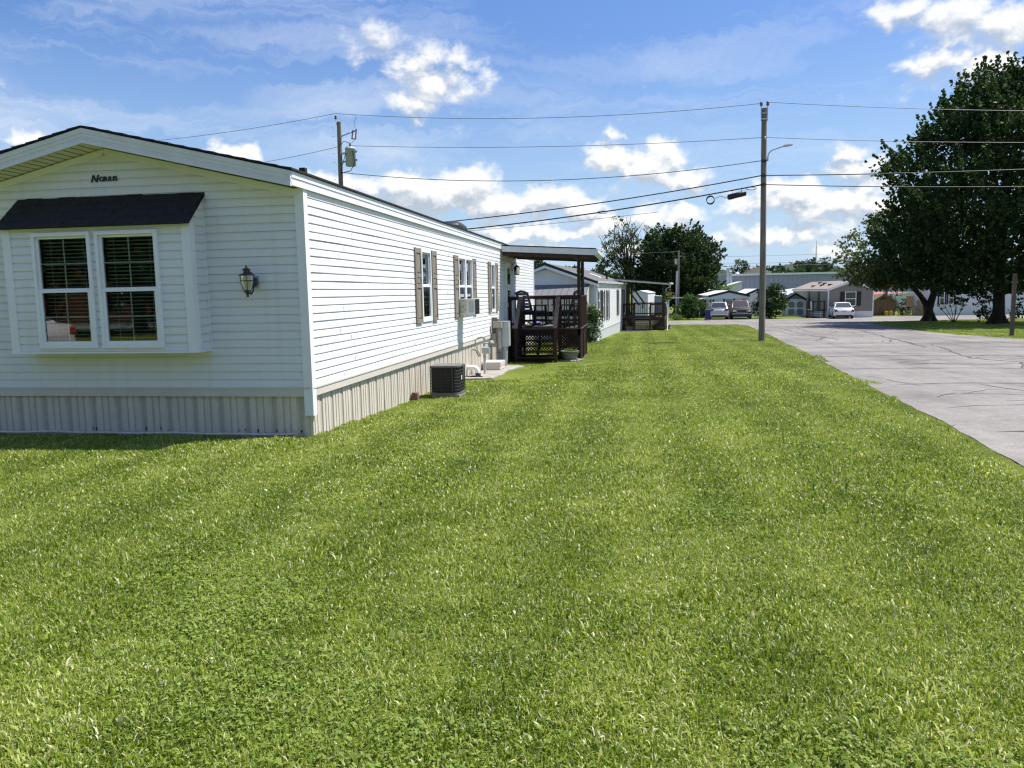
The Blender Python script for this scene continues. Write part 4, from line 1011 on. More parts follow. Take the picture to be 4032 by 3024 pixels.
# white home with dark roof edge (behind the cars)
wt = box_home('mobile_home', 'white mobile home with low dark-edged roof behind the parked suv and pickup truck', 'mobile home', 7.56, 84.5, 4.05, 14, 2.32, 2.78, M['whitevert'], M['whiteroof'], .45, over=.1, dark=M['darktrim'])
m = MB(); m.prism([(-.05, -.06, 1.97), (4.1, -.06, 1.97), (4.1, -.06, 2.30), (2.02, -.06, 2.62), (-.05, -.06, 2.30)], (0, .055, 0)); m.build('gable_panel', M['trim'], wt)
simple_window(wt, 1.66, 2.44, .72, 1.96, .17, m=M['palepane'])
m = MB()
for x in (.13, .46, 3.55): m.lathe([(.03, -.14), (.08, -.08), (.09, .05), (.03, .13)], (x, -.1, 1.78), 8)
m.build('gable_lamps', M['black'], wt)
m = MB(); m.box(-1.55, .6, 1.9, -.12, 9, 1.98); m.build('porch_roof', M['whiteroof'], wt)
m = MB()
for y in (.65, 4.5): m.box(-1.5, y, -.1, -1.42, y+.08, 1.9)
m.box(-.95, .65, -.1, -.87, .73, 1.9); m.build('porch_post', M['trim'], wt)
m = MB(); m.box(-.85, 1.4, .1, -.15, 1.42, 1.88); m.box(-1.42, 1.4, -.1, -.95, 1.42, .9); m.build('porch_screen', M['interior'], wt)
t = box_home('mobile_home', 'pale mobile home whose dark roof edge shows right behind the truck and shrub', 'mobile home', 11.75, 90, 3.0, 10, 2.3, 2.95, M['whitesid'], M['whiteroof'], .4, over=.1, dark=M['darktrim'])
# trailers left of the dense bush
t = thing('trailer', 'white box trailer visible through the brown porch', 'trailer', (-.55, 82, gz(82)), R_(-6))
m = MB(); m.box(0, 0, .3, 1.75, 9, 2.72); m.build('wall', M['whitevert'], t); m = MB(); m.prism([(-.08, -.1, 2.73), (1.83, -.1, 2.73), (.9, -.1, 2.98)], (0, 9.2, 0)); m.build('roof', M['whiteroof'], t); m = MB(); m.box(1.15, -.03, 1.1, 1.3, -.003, 1.7); m.build('window', M['darkpane'], t); m = MB(); m.box(.05, .05, -.2, 1.7, 8.9, .29); m.build('skirting', M['skirtwhite'], t)
t = thing('trailer', 'slate blue trailer with rounded pale roof edge behind the brown porch', 'trailer', (1.12, 90, gz(90)))
m = MB(); m.prism([(0,0,.2), (2.5,0,.2), (2.5,0,2.0), (1.6,0,2.35), (.5,0,2.45), (0,0,2.0)], (0, 8, 0)); m.build('wall', M['bluegrey'], t); m = MB(); m.tube([(-.02,-.05,2.02), (.5,-.05,2.48), (1.6,-.05,2.38), (2.52,-.05,2.02)], .05, 6); m.build('roof_edge', M['trim'], t); m = MB(); m.box(-.01, -.03, 1.2, 2.5, -.005, 1.32); m.box(.1, .1, -.2, 2.4, 7.9, .19); m.build('band', M['stonegrey'], t)
t = thing('carport_frame', 'white post and beam frame seen between the brown porch and the big bush', 'carport', (3.37, 84, gz(84)))
m = MB(); m.box(-.06, -.06, -.1, .06, .06, 2.1); m.build('post', M['trim'], t); m = MB(); m.box(-.1, -.06, 2.1, 1.5, .06, 2.22); m.build('beam', M['trim'], t)
# right hand white home and its steps
wr = thing('mobile_home', 'white mobile home standing sideways behind the two big trees', 'mobile home', (28.95, 82.6, gz(82.6)), R_(9))
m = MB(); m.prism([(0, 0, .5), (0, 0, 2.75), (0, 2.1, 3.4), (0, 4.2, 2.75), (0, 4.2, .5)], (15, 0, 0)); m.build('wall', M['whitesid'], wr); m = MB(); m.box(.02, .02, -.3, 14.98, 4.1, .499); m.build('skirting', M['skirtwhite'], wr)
m = MB(); m.prism([(-.2, -.2, 2.70), (-.2, 2.1, 3.48), (-.2, 4.4, 2.70), (-.2, 4.4, 2.77), (-.2, 2.1, 3.55), (-.2, -.2, 2.77)], (15.4, 0, 0)); m.build('roof', M['tanroof'], wr)
for x0 in (.55, 1.45): simple_window(wr, x0, x0+.5, 1.05, 2.35, .14)
simple_window(wr, 3.9, 4.5, 2.2, 2.6)
t = thing('porch_steps', 'yellowish wooden entry deck with sloping handrail left of the big tree trunk', 'porch', (26.75, 83.6, gz(83.6)))
m = MB(); m.box(0, 0, .86, 2.0, 1.8, .92); m.build('floor', M['newwood'], t)
m = MB(); m.box(0, -.02, .92, .68, .0, 1.95); m.build('board_panel', M['newwood'], t)
for x in (.02, .62, .95): m = MB(); m.box(x, .01, -.1, x+.1, .11, 1.9 if x < .9 else .9); m.build('post', M['newwood'], t)
m = MB(); m.bar((1.0, -.05, 1.95), (1.62, -.5, .95), .05, .2); m.build('handrail', M['trim'], t)
m = MB(); m.bar((1.05, -.02, 1.5), (1.5, -.45, .05), .04, .3); m.build('stringer', M['newwood'], t)
m = MB()
for i in range(5): m.box(1.55, -.5+.2*i, .15+.17*i, 2.4, -.28+.2*i, .2+.17*i)
m.build('stair_treads', M['brownwood'], t)
t = box_home('mobile_home', 'pale home with faded red roof far behind the grey pole', 'mobile home', 33.2, 112, 6.0, 14, 2.0, 2.3, M['whitevert'], M['redroof'], .2, over=.2)
# warehouse
wz = gz(160)
t = thing('warehouse', 'long blue-grey metal warehouse with white roof edge beyond the homes', 'warehouse', (18.5, 160, wz))
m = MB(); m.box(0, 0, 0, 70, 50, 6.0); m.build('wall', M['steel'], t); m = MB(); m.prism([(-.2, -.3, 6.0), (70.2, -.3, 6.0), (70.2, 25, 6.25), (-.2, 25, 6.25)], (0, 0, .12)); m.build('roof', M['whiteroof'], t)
m = MB(); m.box(-.25, -.36, 5.78, 70.2, -.305, 6.14); m.build('roof_edge', M['trim'], t)
m = MB(); m.box(9.3, -.25, 3.2, 9.8, -.01, 3.6); m.box(26, -.25, 3.4, 26.6, -.01, 3.8); m.build('wall_lamps', M['stonegrey'], t)
m = MB(); m.box(-.06, 2, 2.2, -.01, 6, 3.6); m.build('side_panel', M['redroof'], t)
m = MB(); m.box(-.9, -.7, 3, -.35, -.05, 7.3); m.box(-.3, -.7, 4.3, .2, -.05, 6.4); m.build('air_duct', M['metalgrey'], t)
t = thing('lean_to', 'low annex with white roof at the left end of the warehouse', 'annex', (12.8, 150, gz(150)))
m = MB(); m.prism([(0, 0, 0), (6.5, 0, 0), (6.5, 0, 4.4), (0, 0, 2.6)], (0, 9, 0)); m.build('wall', M['whitevert'], t); m = MB(); m.prism([(-.3, -.3, 2.55), (6.6, -.3, 4.42), (6.6, -.3, 4.6), (-.3, -.3, 2.73)], (0, 9.6, 0)); m.build('roof', M['whiteroof'], t)
o = MB(); o.lathe([(.45, 0), (.45, .25), (.35, .42), (.18, .5), (0, .52)], (0, 0, 0), 16); o = o.build('white_dome', M['trim'], loc=(21.2, 172, 4.5)); tag(o, 'small pale dome rising behind the warehouse roof edge', 'dome')
t = thing('stepped_building', 'tan building with a stepped top rising behind the warehouse', 'building', (29.4, 200, gz(200)))
m = MB()
for i, (w_, h_) in enumerate(((5.8, 7.3), (4.4, 7.6), (3.2, 7.95), (1.6, 8.3))): m.box(-w_/2, -w_/2+i*.01, 0 if i == 0 else 7.2, w_/2, w_/2, h_)
m.build('wall', M['tan'], t)
t = thing('radio_mast', 'thin radio mast on the far ridge', 'mast', (168, 780, 20))
m = MB()
for a in range(3):
    an = a*2.09; m.tube([(.6*math.cos(an), .6*math.sin(an), -3), (.35*math.cos(an), .35*math.sin(an), 20)], .16, 4)
m.tube([(0, 0, 20), (0, 0, 25)], .18, 4)
for k in range(14): z = k*1.45; m.tube([(.6, 0, z), (-.3, .5, z+.7), (-.3, -.5, z+1.4)], .09, 3)
m.build('mast', M['wire'], t)

# ================================================================ vehicles
def car(name, label, cat, loc, rz_, paint, body, cab, plate=True, cabpaint=None, wheel=.33, wb=(.85, 3.65), hw=.88, rear=True, truck=False):
    """local: x forward from the rear bumper, y left, z up. body: stations (x, z_low, z_shoulder, half width); cab: (x, z_base, z_top, hw base, hw top)"""
    t = thing(name, label, cat, loc, rz_)
    m = MB(); rings = []
    for x, zl, zs, w_ in body:
        zm = zl + (zs - zl)*.55
        rings.append([(x, -w_*.90, zl), (x, -w_*.99, zl+.10), (x, -w_, zm), (x, -w_*.98, zs-.07), (x, -w_*.90, zs), (x, 0, zs+.02), (x, w_*.90, zs), (x, w_*.98, zs-.07), (x, w_, zm), (x, w_*.99, zl+.10), (x, w_*.90, zl)])
    m.loft(rings); rings = []
    if cabpaint: m.build('body', paint, t); m = MB()
    for x, zb_, z1, w0, w1 in cab: rings.append([(x, -w0, zb_), (x, -w1, z1-.05), (x, -w1*.86, z1), (x, 0, z1+.015), (x, w1*.86, z1), (x, w1, z1-.05), (x, w0, zb_)])
    m.loft(rings, smooth=False); m.build('cabin' if cabpaint else 'body', cabpaint or paint, t)
    g = MB()
    def lerp(a, b, f): return tuple(a[i] + (b[i]-a[i])*f for i in range(len(a)))
    A, B = cab[0], cab[1]; E, F = cab[-2], cab[-1]
    for (P, Q, sg) in ((A, B, -1), (F, E, 1)):        # rear screen, windscreen
        lo, hi = lerp(P, Q, .12), lerp(P, Q, .86); off = sg*.02
        zb0, zb1 = P[2] + (Q[2]-P[2])*.12 + .012, P[2] + (Q[2]-P[2])*.90 + .012
        y0, y1 = P[3]*.88, Q[4]*.86
        d_ = Q[0]-P[0]
        g.quad((P[0]+d_*.12+off, -y0, zb0+.0), (P[0]+d_*.12+off, y0, zb0), (P[0]+d_*.9+off, y1, zb1), (P[0]+d_*.9+off, -y1, zb1))
    for s_ in (1, -1):
        x0, x1 = B[0]+.08, E[0]-.05; xm = (x0+x1)/2
        for xa, xb in ((x0, xm-.05), (xm+.05, x1+.25)):
            zt_ = B[2]-.10; yb, yt = (B[3]+.012)*s_, (B[4]+.014)*s_
            xb2 = xb if xb < x1 else x1-.05
            g.quad((xa, yb, B[1]+.06), (xb, yb, B[1]+.06), (xb2, yt, zt_), (xa+.02, yt, zt_))
    g.build('windows', M['carglass'], t, fixn=False)
    for wx in wb:
        for s_ in (1, -1):
            w_ = MB(); w_.lathe([(wheel-.05, -.11), (wheel, -.08), (wheel, .08), (wheel-.05, .11), (wheel*.6, .11)], (0, 0, 0), 18); w_.rot(R_(90), axis='X'); w_.v = [(x+wx, y+s_*(hw-.10), z+wheel) for x, y, z in w_.v]
            wo = w_.build('wheel', M['tyre'], t)
            r_ = MB(); r_.lathe([(wheel*.62, -.02), (wheel*.5, .01), (0, .02)], (0, 0, 0), 14); r_.rot(R_(-90*s_), axis='X'); r_.v = [(x+wx, y+s_*(hw+.0), z+wheel) for x, y, z in r_.v]; r_.build('rim', M['alloy'], wo)
    for s_ in (1, -1):
        k = MB(); xm_ = E[0]-.1; k.box(xm_-.05, s_*hw-.02, E[1]+.02, xm_+.08, s_*hw+.02, E[1]+.05); k.loft([[(xm_-.06+dx, s_*(hw+.12)+dy*s_, E[1]+.08+dz) for dy, dz in ((-.09,-.07),(.09,-.05),(.09,.07),(-.09,.07))] for dx in (0, .1)], smooth=False); k.build('wing_mirror', paint if not truck else M['blackpl'], t)
    return t
M['tyre'] = mat('tyre_rubber', (.015, .015, .016), .85, .2, 12); M['alloy'] = mat('alloy_rim', (.42, .43, .45), .3, .05, 6, metal=.8)
M['carglass'] = mat('car_glass', (.045, .055, .06), .04, .1, 1, spec=.7)
M['silver'] = mat('silver_paint', (.50, .50, .49), .28, .02, 2, metal=.35, coat=.6); M['whitepaint'] = mat('white_car_paint', (.74, .74, .74), .25, .01, 2, coat=.6)
M['maroon'] = mat('faded_maroon_paint', (.16, .022, .03), .4, .12, 3, coat=.3); M['hood'] = mat('peeled_grey_hood', (.04, .035, .036), .6, .25, 4)
M['taillamp'] = mat('red_lamp_lens', (.32, .02, .02), .15, .1, 6, spec=.6); M['plate'] = mat('pale_number_plate', (.45, .52, .60), .4, .15, 14); M['chrome'] = mat('chrome', (.6, .6, .62), .15, .05, 4, metal=1)
M['bumperblack'] = mat('dark_bumper', (.03, .03, .032), .5, .1, 5)
# white sedan, rear towards us
zc = gz(75.6)
t = car('parked_car', 'white sedan seen from behind in front of the taupe home', 'car', (18.75, 75.0, zc), R_(84), M['whitepaint'],
        [(0, .34, .62, .78), (.06, .26, .92, .84), (.5, .22, .98, .88), (1.1, .2, .96, .89), (3.3, .2, .95, .89), (4.1, .22, .82, .86), (4.5, .3, .62, .72)],
        [(.55, .96, .98, .80, .76), (1.25, .96, 1.48, .82, .62), (2.5, .95, 1.49, .82, .62), (3.35, .93, .97, .80, .74)], hw=.89, wb=(.95, 3.6))
m = MB()
for s_ in (1, -1): m.loft([[(-.01, s_*.55, .66), (-.01, s_*.82, .64), (-.0, s_*.80, .86), (.0, s_*.64, .88)], [(.2, s_*.6, .66), (.25, s_*.87, .64), (.3, s_*.85, .86), (.2, s_*.66, .88)]], smooth=False)
m.build('tail_lamps', M['taillamp'], t); m = MB(); m.box(-.03, -.2, .62, .0, .2, .76); m.build('number_plate', M['plate'], t); m = MB(); m.box(-.02, -.72, .24, .05, .72, .36); m.build('rear_valance', M['bumperblack'], t)
m = MB(); m.prism([(.28, -.6, .99), (.42, -.6, 1.03), (.42, -.6, 1.05), (.26, -.6, 1.03)], (0, 1.2, 0)); m.build('boot_spoiler', M['whitepaint'], t)
# silver suv
zc = gz(78)
t = car('parked_suv', 'silver suv seen from behind, parked beside the blue bin', 'car', (7.86, 77.2, zc), R_(86), M['silver'],
        [(0, .42, .70, .78), (.05, .3, 1.0, .86), (.4, .25, 1.08, .90), (1.2, .24, 1.05, .91), (3.4, .24, 1.02, .91), (4.3, .28, .92, .87), (4.75, .36, .7, .74)],
        [(.12, 1.06, 1.10, .84, .80), (.62, 1.05, 1.66, .85, .66), (2.6, 1.03, 1.68, .85, .66), (3.5, 1.0, 1.03, .82, .76)], hw=.91, wb=(.95, 3.75), wheel=.36)
m = MB()
for s_ in (1, -1): m.loft([[(-.0, s_*.50, .90), (-.0, s_*.84, .88), (.02, s_*.82, 1.07), (.02, s_*.52, 1.06)], [(.2, s_*.6, .9), (.25, s_*.905, .88), (.3, s_*.89, 1.07), (.2, s_*.66, 1.06)]], smooth=False)
m.build('tail_lamps', M['taillamp'], t); m = MB(); m.box(-.02, -.26, .72, .03, .26, .90); m.build('number_plate', M['plate'], t); m = MB(); m.box(-.06, -.82, .48, .03, .82, .56); m.build('bumper_trim', M['chrome'], t); m = MB(); m.box(-.02, -.7, .3, .06, .7, .44); m.build('rear_valance', M['bumperblack'], t)
# pickup truck facing us
t = car('pickup_truck', 'faded maroon pickup truck with peeled grey hood facing the road', 'truck', (10.36, 82.6, gz(79)), R_(-94), M['hood'],
        [(0, .55, 1.10, .88), (.1, .5, 1.16, .93), (2.0, .45, 1.16, .95), (3.9, .42, 1.14, .95), (4.9, .42, 1.10, .93), (5.3, .46, 1.06, .90), (5.45, .5, .98, .84)],
        [(1.75, 1.14, 1.2, .86, .80), (1.95, 1.14, 1.80, .86, .70), (3.1, 1.13, 1.80, .86, .70), (3.95, 1.12, 1.15, .84, .78)], hw=.95, wb=(1.1, 4.4), wheel=.40, truck=True, cabpaint=M['maroon'])
m = MB(); m.loft([[(x, -w_, z-.02), (x, -w_*.9, z+.02), (x, 0, z+.05), (x, w_*.9, z+.02), (x, w_, z-.02)] for x, z, w_ in ((3.95, 1.16, .80), (4.7, 1.13, .80), (5.25, 1.08, .76))], smooth=True, cap=False); m.build('hood', M['hood'], t)
m = MB(); m.box(5.30, -.88, .62, 5.468, .88, 1.0); m.build('front_panel', M['bumperblack'], t)
m = MB(); m.box(5.40, -.52, .68, 5.50, .52, .96); m.build('grille_surround', M['metalgrey'], t); m = MB(); m.box(5.49, -.45, .72, 5.515, .45, .92); m.build('grille', M['darktrim'], t)
m = MB()
for s_ in (1, -1): m.box(5.36, s_*.56 - (.26 if s_ < 0 else 0), .76, 5.47, s_*.56 + (.26 if s_ > 0 else 0), .95)
m.build('headlamps', M['lamplens'] if 'lamplens' in M else M['whiteplastic'], t); m = MB(); m.box(5.42, -.92, .46, 5.60, .92, .60); m.build('bumper', M['bumperblack'], t); m = MB(); m.box(5.601, -.88, .55, 5.612, .88, .59); m.build('bumper_trim', M['chrome'], t); m = MB(); m.box(5.3, -.85, .28, 5.5, .85, .455); m.build('lower_valance', M['bumperblack'], t)
t = thing('wheelie_bin', 'dark blue wheelie bin beside the silver suv', 'bin', (6.68, 75.6, gz(75.6)))
m = MB(); m.loft([[(x*k, y*k, z) for x, y in ((-.24,-.28),(.24,-.28),(.24,.28),(-.24,.28))] for k, z in ((.8, .06), (1, .95))], smooth=False); m.build('body', M['bluebin'], t); m = MB(); m.loft([[(x*k, y*k-.02, z) for x, y in ((-.26,-.3),(.26,-.3),(.26,.3),(-.26,.3))] for k, z in ((1, .952), (1.02, .99), (.8, 1.06))], smooth=False); m.build('lid', M['bluebin'], t)
for s_ in (1, -1): m = MB(); m.lathe([(.1, -.02), (.1, .02)], (0, 0, 0), 10); m.rot(R_(90), axis='Y'); m.v = [(x+s_*.2, y+.25, z+.1) for x, y, z in m.v]; m.build('wheel', M['tyre'], t)
# ================================================================ the side of the lane behind the viewer (mirrored in the bay window)
t = car('parked_car', 'white car parked in the yard behind the viewer, mirrored in the bay window', 'car', (-15.75, -1.6, gz(-1.6)), R_(180), M['whitepaint'],
        [(0, .34, .62, .78), (.06, .26, .92, .84), (.5, .22, .98, .88), (1.1, .2, .96, .89), (3.3, .2, .95, .89), (4.1, .22, .82, .86), (4.5, .3, .62, .72)],
        [(.55, .96, .98, .80, .76), (1.25, .96, 1.48, .82, .62), (2.5, .95, 1.49, .82, .62), (3.35, .93, .97, .80, .74)], hw=.89, wb=(.95, 3.6))
m = MB()
for s_ in (1, -1): m.loft([[(-.01, s_*.55, .66), (-.01, s_*.82, .64), (-.0, s_*.80, .86), (.0, s_*.64, .88)], [(.2, s_*.6, .66), (.25, s_*.87, .64), (.3, s_*.85, .86), (.2, s_*.66, .88)]], smooth=False)
m.build('tail_lamps', M['taillamp'], t)
M['redbrick'] = siding_mat('red_brick_wall', (.20, .075, .05), .075, .9, dark=.7)
t = box_home('brick_house', 'red brick house across the yard behind the viewer, mirrored in the bay window', 'house', -40, -26, 22, 9, 2.9, 5.6, M['redbrick'], M['roofbrown'], .2, over=.4)
for x0 in (2.5, 8, 14): simple_window(t, x0, x0+1.4, 1.0, 2.3, y=9.06)
# ================================================================ utility poles and wires
PA = V3(5.62, 36.58, gz(36.58)); TA = V3(5.56, 36.58, 9.42)
def pole(name, label, base, top, r0, r1, n=14, seg=16):
    t = thing(name, label, 'utility pole', tuple(base))
    m = MB(); P_ = []; R2 = []
    for i in range(seg + 1):
        f = i / seg; q = base.lerp(top, f) - base + V3(.012*math.sin(f*5), 0, 0); P_.append(q - V3(0, 0, .3 if i == 0 else 0)); R2.append(r0 + (r1 - r0)*f)
    m.tube(P_, R2, n); m.build('post', M['polewood'], t); return t
pa = pole('utility_pole', 'tall wooden utility pole with street lamp at the grass edge beside the road', PA, TA, .142, .112)
def rel(p, base): return tuple(Vector(p) - base)
def insulator(mb, c, s=1.0): mb.lathe([(.02*s, -.06*s), (.05*s, -.05*s), (.055*s, -.02*s), (.035*s, 0), (.05*s, .02*s), (.05*s, .045*s), (.025*s, .08*s), (0, .09*s)], c, 10)
m = MB(); tp = TA - PA
for dx in (-.15, .12): m.tube([(tp.x+dx*.9, -.06, tp.z-.55), (tp.x+dx, -.06, tp.z-.1), (tp.x+dx, -.06, tp.z+.12)], .022, 6)
m.box(tp.x-.13, -.13, tp.z-.5, tp.x+.13, -.10, tp.z-.44); m.box(tp.x-.13, -.13, tp.z-.25, tp.x+.13, -.10, tp.z-.2); m.build('bracket', M['metalgrey'], pa)
for dx in (-.15, .12): m = MB(); insulator(m, (tp.x+dx, -.06, tp.z+.17), 1.3); m.build('insulator', M['insul'], pa)
m = MB(); insulator(m, (-.04, -.16, 8.13-PA.z), .8); m.build('insulator', M['whiteporc'], pa)
m = MB()
for z in (7.15, 6.52, 6.14): m.box(-.17, -.16, z-PA.z-.04, .05, -.10, z-PA.z+.04); m.tube([(.0, -.14, z-PA.z), (-.2, -.16, z-PA.z)], .018, 6)
m.build('clamps', M['black'], pa)
m = MB(); m.tube([(.09, -.05, 7.22-PA.z), (.13, -.07, 7.45-PA.z), (.24, -.12, 7.58-PA.z), (.40, -.2, 7.63-PA.z), (.72, -.34, 7.70-PA.z)], .026, 8); m.box(.08, -.1, 7.15-PA.z, .13, 0, 7.30-PA.z); m.build('lamp_arm', M['metalgrey'], pa)
m = MB(); c0 = V3(.70, -.33, 7.70-PA.z); d_ = V3(.9, -.42, .08).normalized(); s_ = d_.cross(V3(0, 0, 1)).normalized()
m.loft([[c0 + d_*x + s_*y*w_ + V3(0, 0, z*h_) for y, z in ((-1,-.5),(1,-.5),(1,.3),(.5,1),(-.5,1),(-1,.3))] for x, w_, h_ in ((0,.035,.035),(.08,.07,.06),(.26,.085,.065),(.40,.05,.04))], smooth=False)
m.build('lamp_head', M['metalgrey'], pa)
m = MB(); m.box(.115, -.05, .74-PA.z-.05, .15, .03, .74-PA.z+.06); m.tube([(.14*math.cos(k*.4), .14*math.sin(k*.4), .72-PA.z) for k in range(17)], .007, 4); m.build('pole_tag', M['black'], pa)
# transformer pole behind the house
PB_ = V3(-14.72, 38, gz(38)); TB = V3(-14.55, 38, 10.17)
pb = pole('utility_pole', 'wooden utility pole with transformer rising behind the roof of the near home', PB_, TB, .145, .105)
def at_b(x, z, y=0): return (x, y, z - PB_.z)
m = MB(); m.tube([at_b(.08, 10.0, -.1), at_b(.03, 10.30, -.1)], .022, 6); m.build('bracket', M['metalgrey'], pb)
m = MB(); insulator(m, at_b(.03, 10.36, -.1), 1.2); m.build('insulator', M['insul'], pb)
m = MB(); c = at_b(.68, 8.0); m.lathe([(.22, 0), (.25, .02), (.25, .80), (.265, .81), (.265, .85), (.2, .93), (.06, .96)], c, 20); m.build('transformer', M['boxgrey'], pb)
m = MB(); m.tube([at_b(.68, 8.94), at_b(.66, 9.1)], [.04, .03], 8); m.lathe([(.07, .93), (.03, .97), (.07, 1.0), (.03, 1.04), (.05, 1.08), (0, 1.14)], c, 8); m.build('bushing', M['insul'], pb)
m = MB(); m.box(.12, -.05, 8.2-PB_.z, .45, .05, 8.28-PB_.z); m.box(.12, -.05, 8.6-PB_.z, .45, .05, 8.68-PB_.z)
for z in (8.25, 8.66): m.box(.92, -.04, z-PB_.z, 1.05, .04, z-PB_.z+.09)
m.bar(at_b(.17, 9.45), at_b(.72, 9.62), .05, .05); m.build('bracket', M['metalgrey'], pb)
m = MB(); m.bar(at_b(.98, 9.30), at_b(1.04, 9.78), .06, .05); m.bar(at_b(.76, 9.62), at_b(1.02, 9.72), .03, .05); m.bar(at_b(.76, 9.34), at_b(.98, 9.30), .03, .05); m.bar(at_b(.80, 9.34), at_b(.86, 9.74), .05, .05); m.build('fuse_cutout', M['insul'], pb)
m = MB(); m.tube([at_b(.15, 8.95, -.1), at_b(.4, 9.2, -.12), at_b(.62, 9.15, -.05), at_b(.68, 9.08)], .018, 5); m.tube([at_b(.88, 8.7, -.2), at_b(.98, 8.1, -.22), at_b(.7, 7.75, -.15), at_b(.3, 7.7, -.1), at_b(.16, 7.6, -.1)], .02, 5); m.tube([at_b(.52, 8.6, -.22), at_b(.3, 8.0, -.2), at_b(.2, 7.6, -.12)], .016, 5)
m.tube([at_b(1.0, 9.8), at_b(.95, 10.1, -.05), at_b(1.1, 10.35, -.08), at_b(1.02, 10.42, -.1)], .010, 4); m.tube([at_b(.95, 9.32), at_b(.8, 9.15), at_b(.68, 9.1)], .010, 4); m.build('jumper_wires', M['cable'], pb)
m = MB()
for k in range(7):
    z = 9.9 - k*.42; m.tube([at_b(-.13, z), at_b(-.24, z+.02)], .012, 4); m.tube([at_b(.12, z-.2), at_b(.22, z-.18)], .012, 4)
m.build('steps', M['metalgrey'], pb)
# wires: hanging curves between real end points
def wire(name, label, a, b, sag, r, m, n=28, group=None, extra=None):
    a, b = Vector(a), Vector(b); mb = MB()
    pts = [a.lerp(b, i/n) - V3(0, 0, 4*sag*(i/n)*(1-i/n)) for i in range(n+1)]
    mb.tube(pts, r, 5)
    if extra: extra(mb, pts)
    o = mb.build(name, m); o.data.transform(Matrix.Translation(-a)); o.location = a
    tag(o, label, 'wire', group); return pts
W_TOP_A, W_TOP_B = (5.41, 36.52, 9.62), (-14.7, 37.9, 10.56)
EA = (26.0, 34.2); 
wire('power_line', 'highest thin wire between the transformer pole and the street lamp pole', W_TOP_B, W_TOP_A, .42, .0115, M['wire'])
wire('power_line', 'thin wire on the sky from the top of the lamp pole across the tall maple', (5.68, 36.52, 9.66), (27, 34.6, 7.9), .28, .0115, M['wire'])
wire('power_line', 'thin wire leaving the top of the transformer pole towards the left, above the roof', W_TOP_B, (-40, 46, 11.6), .5, .0115, M['wire'])
wire('power_line', 'second thin wire from the transformer top to the lamp pole below the highest one', (-14.0, 37.9, 8.98), (5.50, 36.42, 8.15), .22, .0115, M['wire'])
wire('power_line', 'second highest wire from the lamp pole towards the right across the maple', (5.6, 36.42, 8.15), (27, 34.8, 6.9), .25, .0115, M['wire'])
wire('power_line', 'lower thin wire leaving the transformer pole towards the left behind the roof', (-14.65, 37.9, 8.95), (-34, 44, 9.2), .5, .0115, M['wire'])
wire('service_cable', 'twisted service wire sagging from below the transformer to the lamp pole', (-14.45, 37.9, 7.70), (5.45, 36.42, 7.16), .62, .017, M['wire'])
def loops(mb, pts): pass
wire('phone_cable', 'upper thick black cable from the lamp pole sloping down behind the roof', (5.45, 36.42, 6.52), (-14.6, 37.9, 4.86), .30, .025, M['cable'])
wire('phone_cable', 'lower thick black cable carrying the splice case, sloping down behind the roof', (5.45, 36.42, 6.12), (-14.6, 37.9, 4.42), .32, .030, M['cable'])
wire('guy_strand', 'thin strand just under the lower black cable left of the coil', (1.0, 36.74, 5.13), (-9.5, 37.5, 4.55), .06, .009, M['cable'])
wire('phone_cable', 'upper black cable leaving the lamp pole towards the right', (5.6, 36.42, 6.52), (27, 34.8, 6.30), .18, .022, M['cable'])
wire('phone_cable', 'lower black cable leaving the lamp pole towards the right', (5.6, 36.42, 6.13), (27, 34.8, 5.35), .22, .020, M['cable'])
t = thing('splice_case', 'black cylindrical splice case hanging on the lower cable beside the lamp pole', 'cable box', (4.42, 36.46, 5.74))
m = MB(); m.tube([(-.40, 0, -.11), (-.36, 0, -.10), (.36, 0, .055), (.40, 0, .065)], [.07, .125, .125, .07], 12); m.build('case', M['blackpl'], t)
m = MB()
for f in (-.2, .2): m.tube([(f + .0, .132*math.cos(a), f*.21-.03+.132*math.sin(a)) for a in [k*.45 for k in range(15)]], .010, 4); m.tube([(f, 0, f*.21+.08), (f, 0, f*.21+.24)], .012, 4)
m.build('hanger_straps', M['cable'], t)
t = thing('cable_coil', 'round loop of spare black cable hanging left of the splice case', 'cable coil', (3.28, 36.55, 5.58))
m = MB()
for q in range(3): m.tube([(.17*math.cos(a)+.008*q, .02*q, .17*math.sin(a)-.02*q) for a in [k*.35 for k in range(19)]], .014, 5)
m.tube([(.17, 0, .02), (.45, 0, .13), (.75, -.05, .02), (.86, -.05, .05)], .012, 5); m.build('coil', M['cable'], t)
m = MB()
for px_, s_ in ((-1.54, 1), (5.05, 1)):
    m.tube([(px_ + .22*math.cos(a), 36.6, (5.19 if px_ < 0 else 6.00) + .06*math.sin(a)) for a in [k*.35 for k in range(19)]], .014, 5)
o = m.build('cable_loop', M['cable']); tag(o, 'pair of flattened slack loops lashed under the lower black cable', 'cable loop')
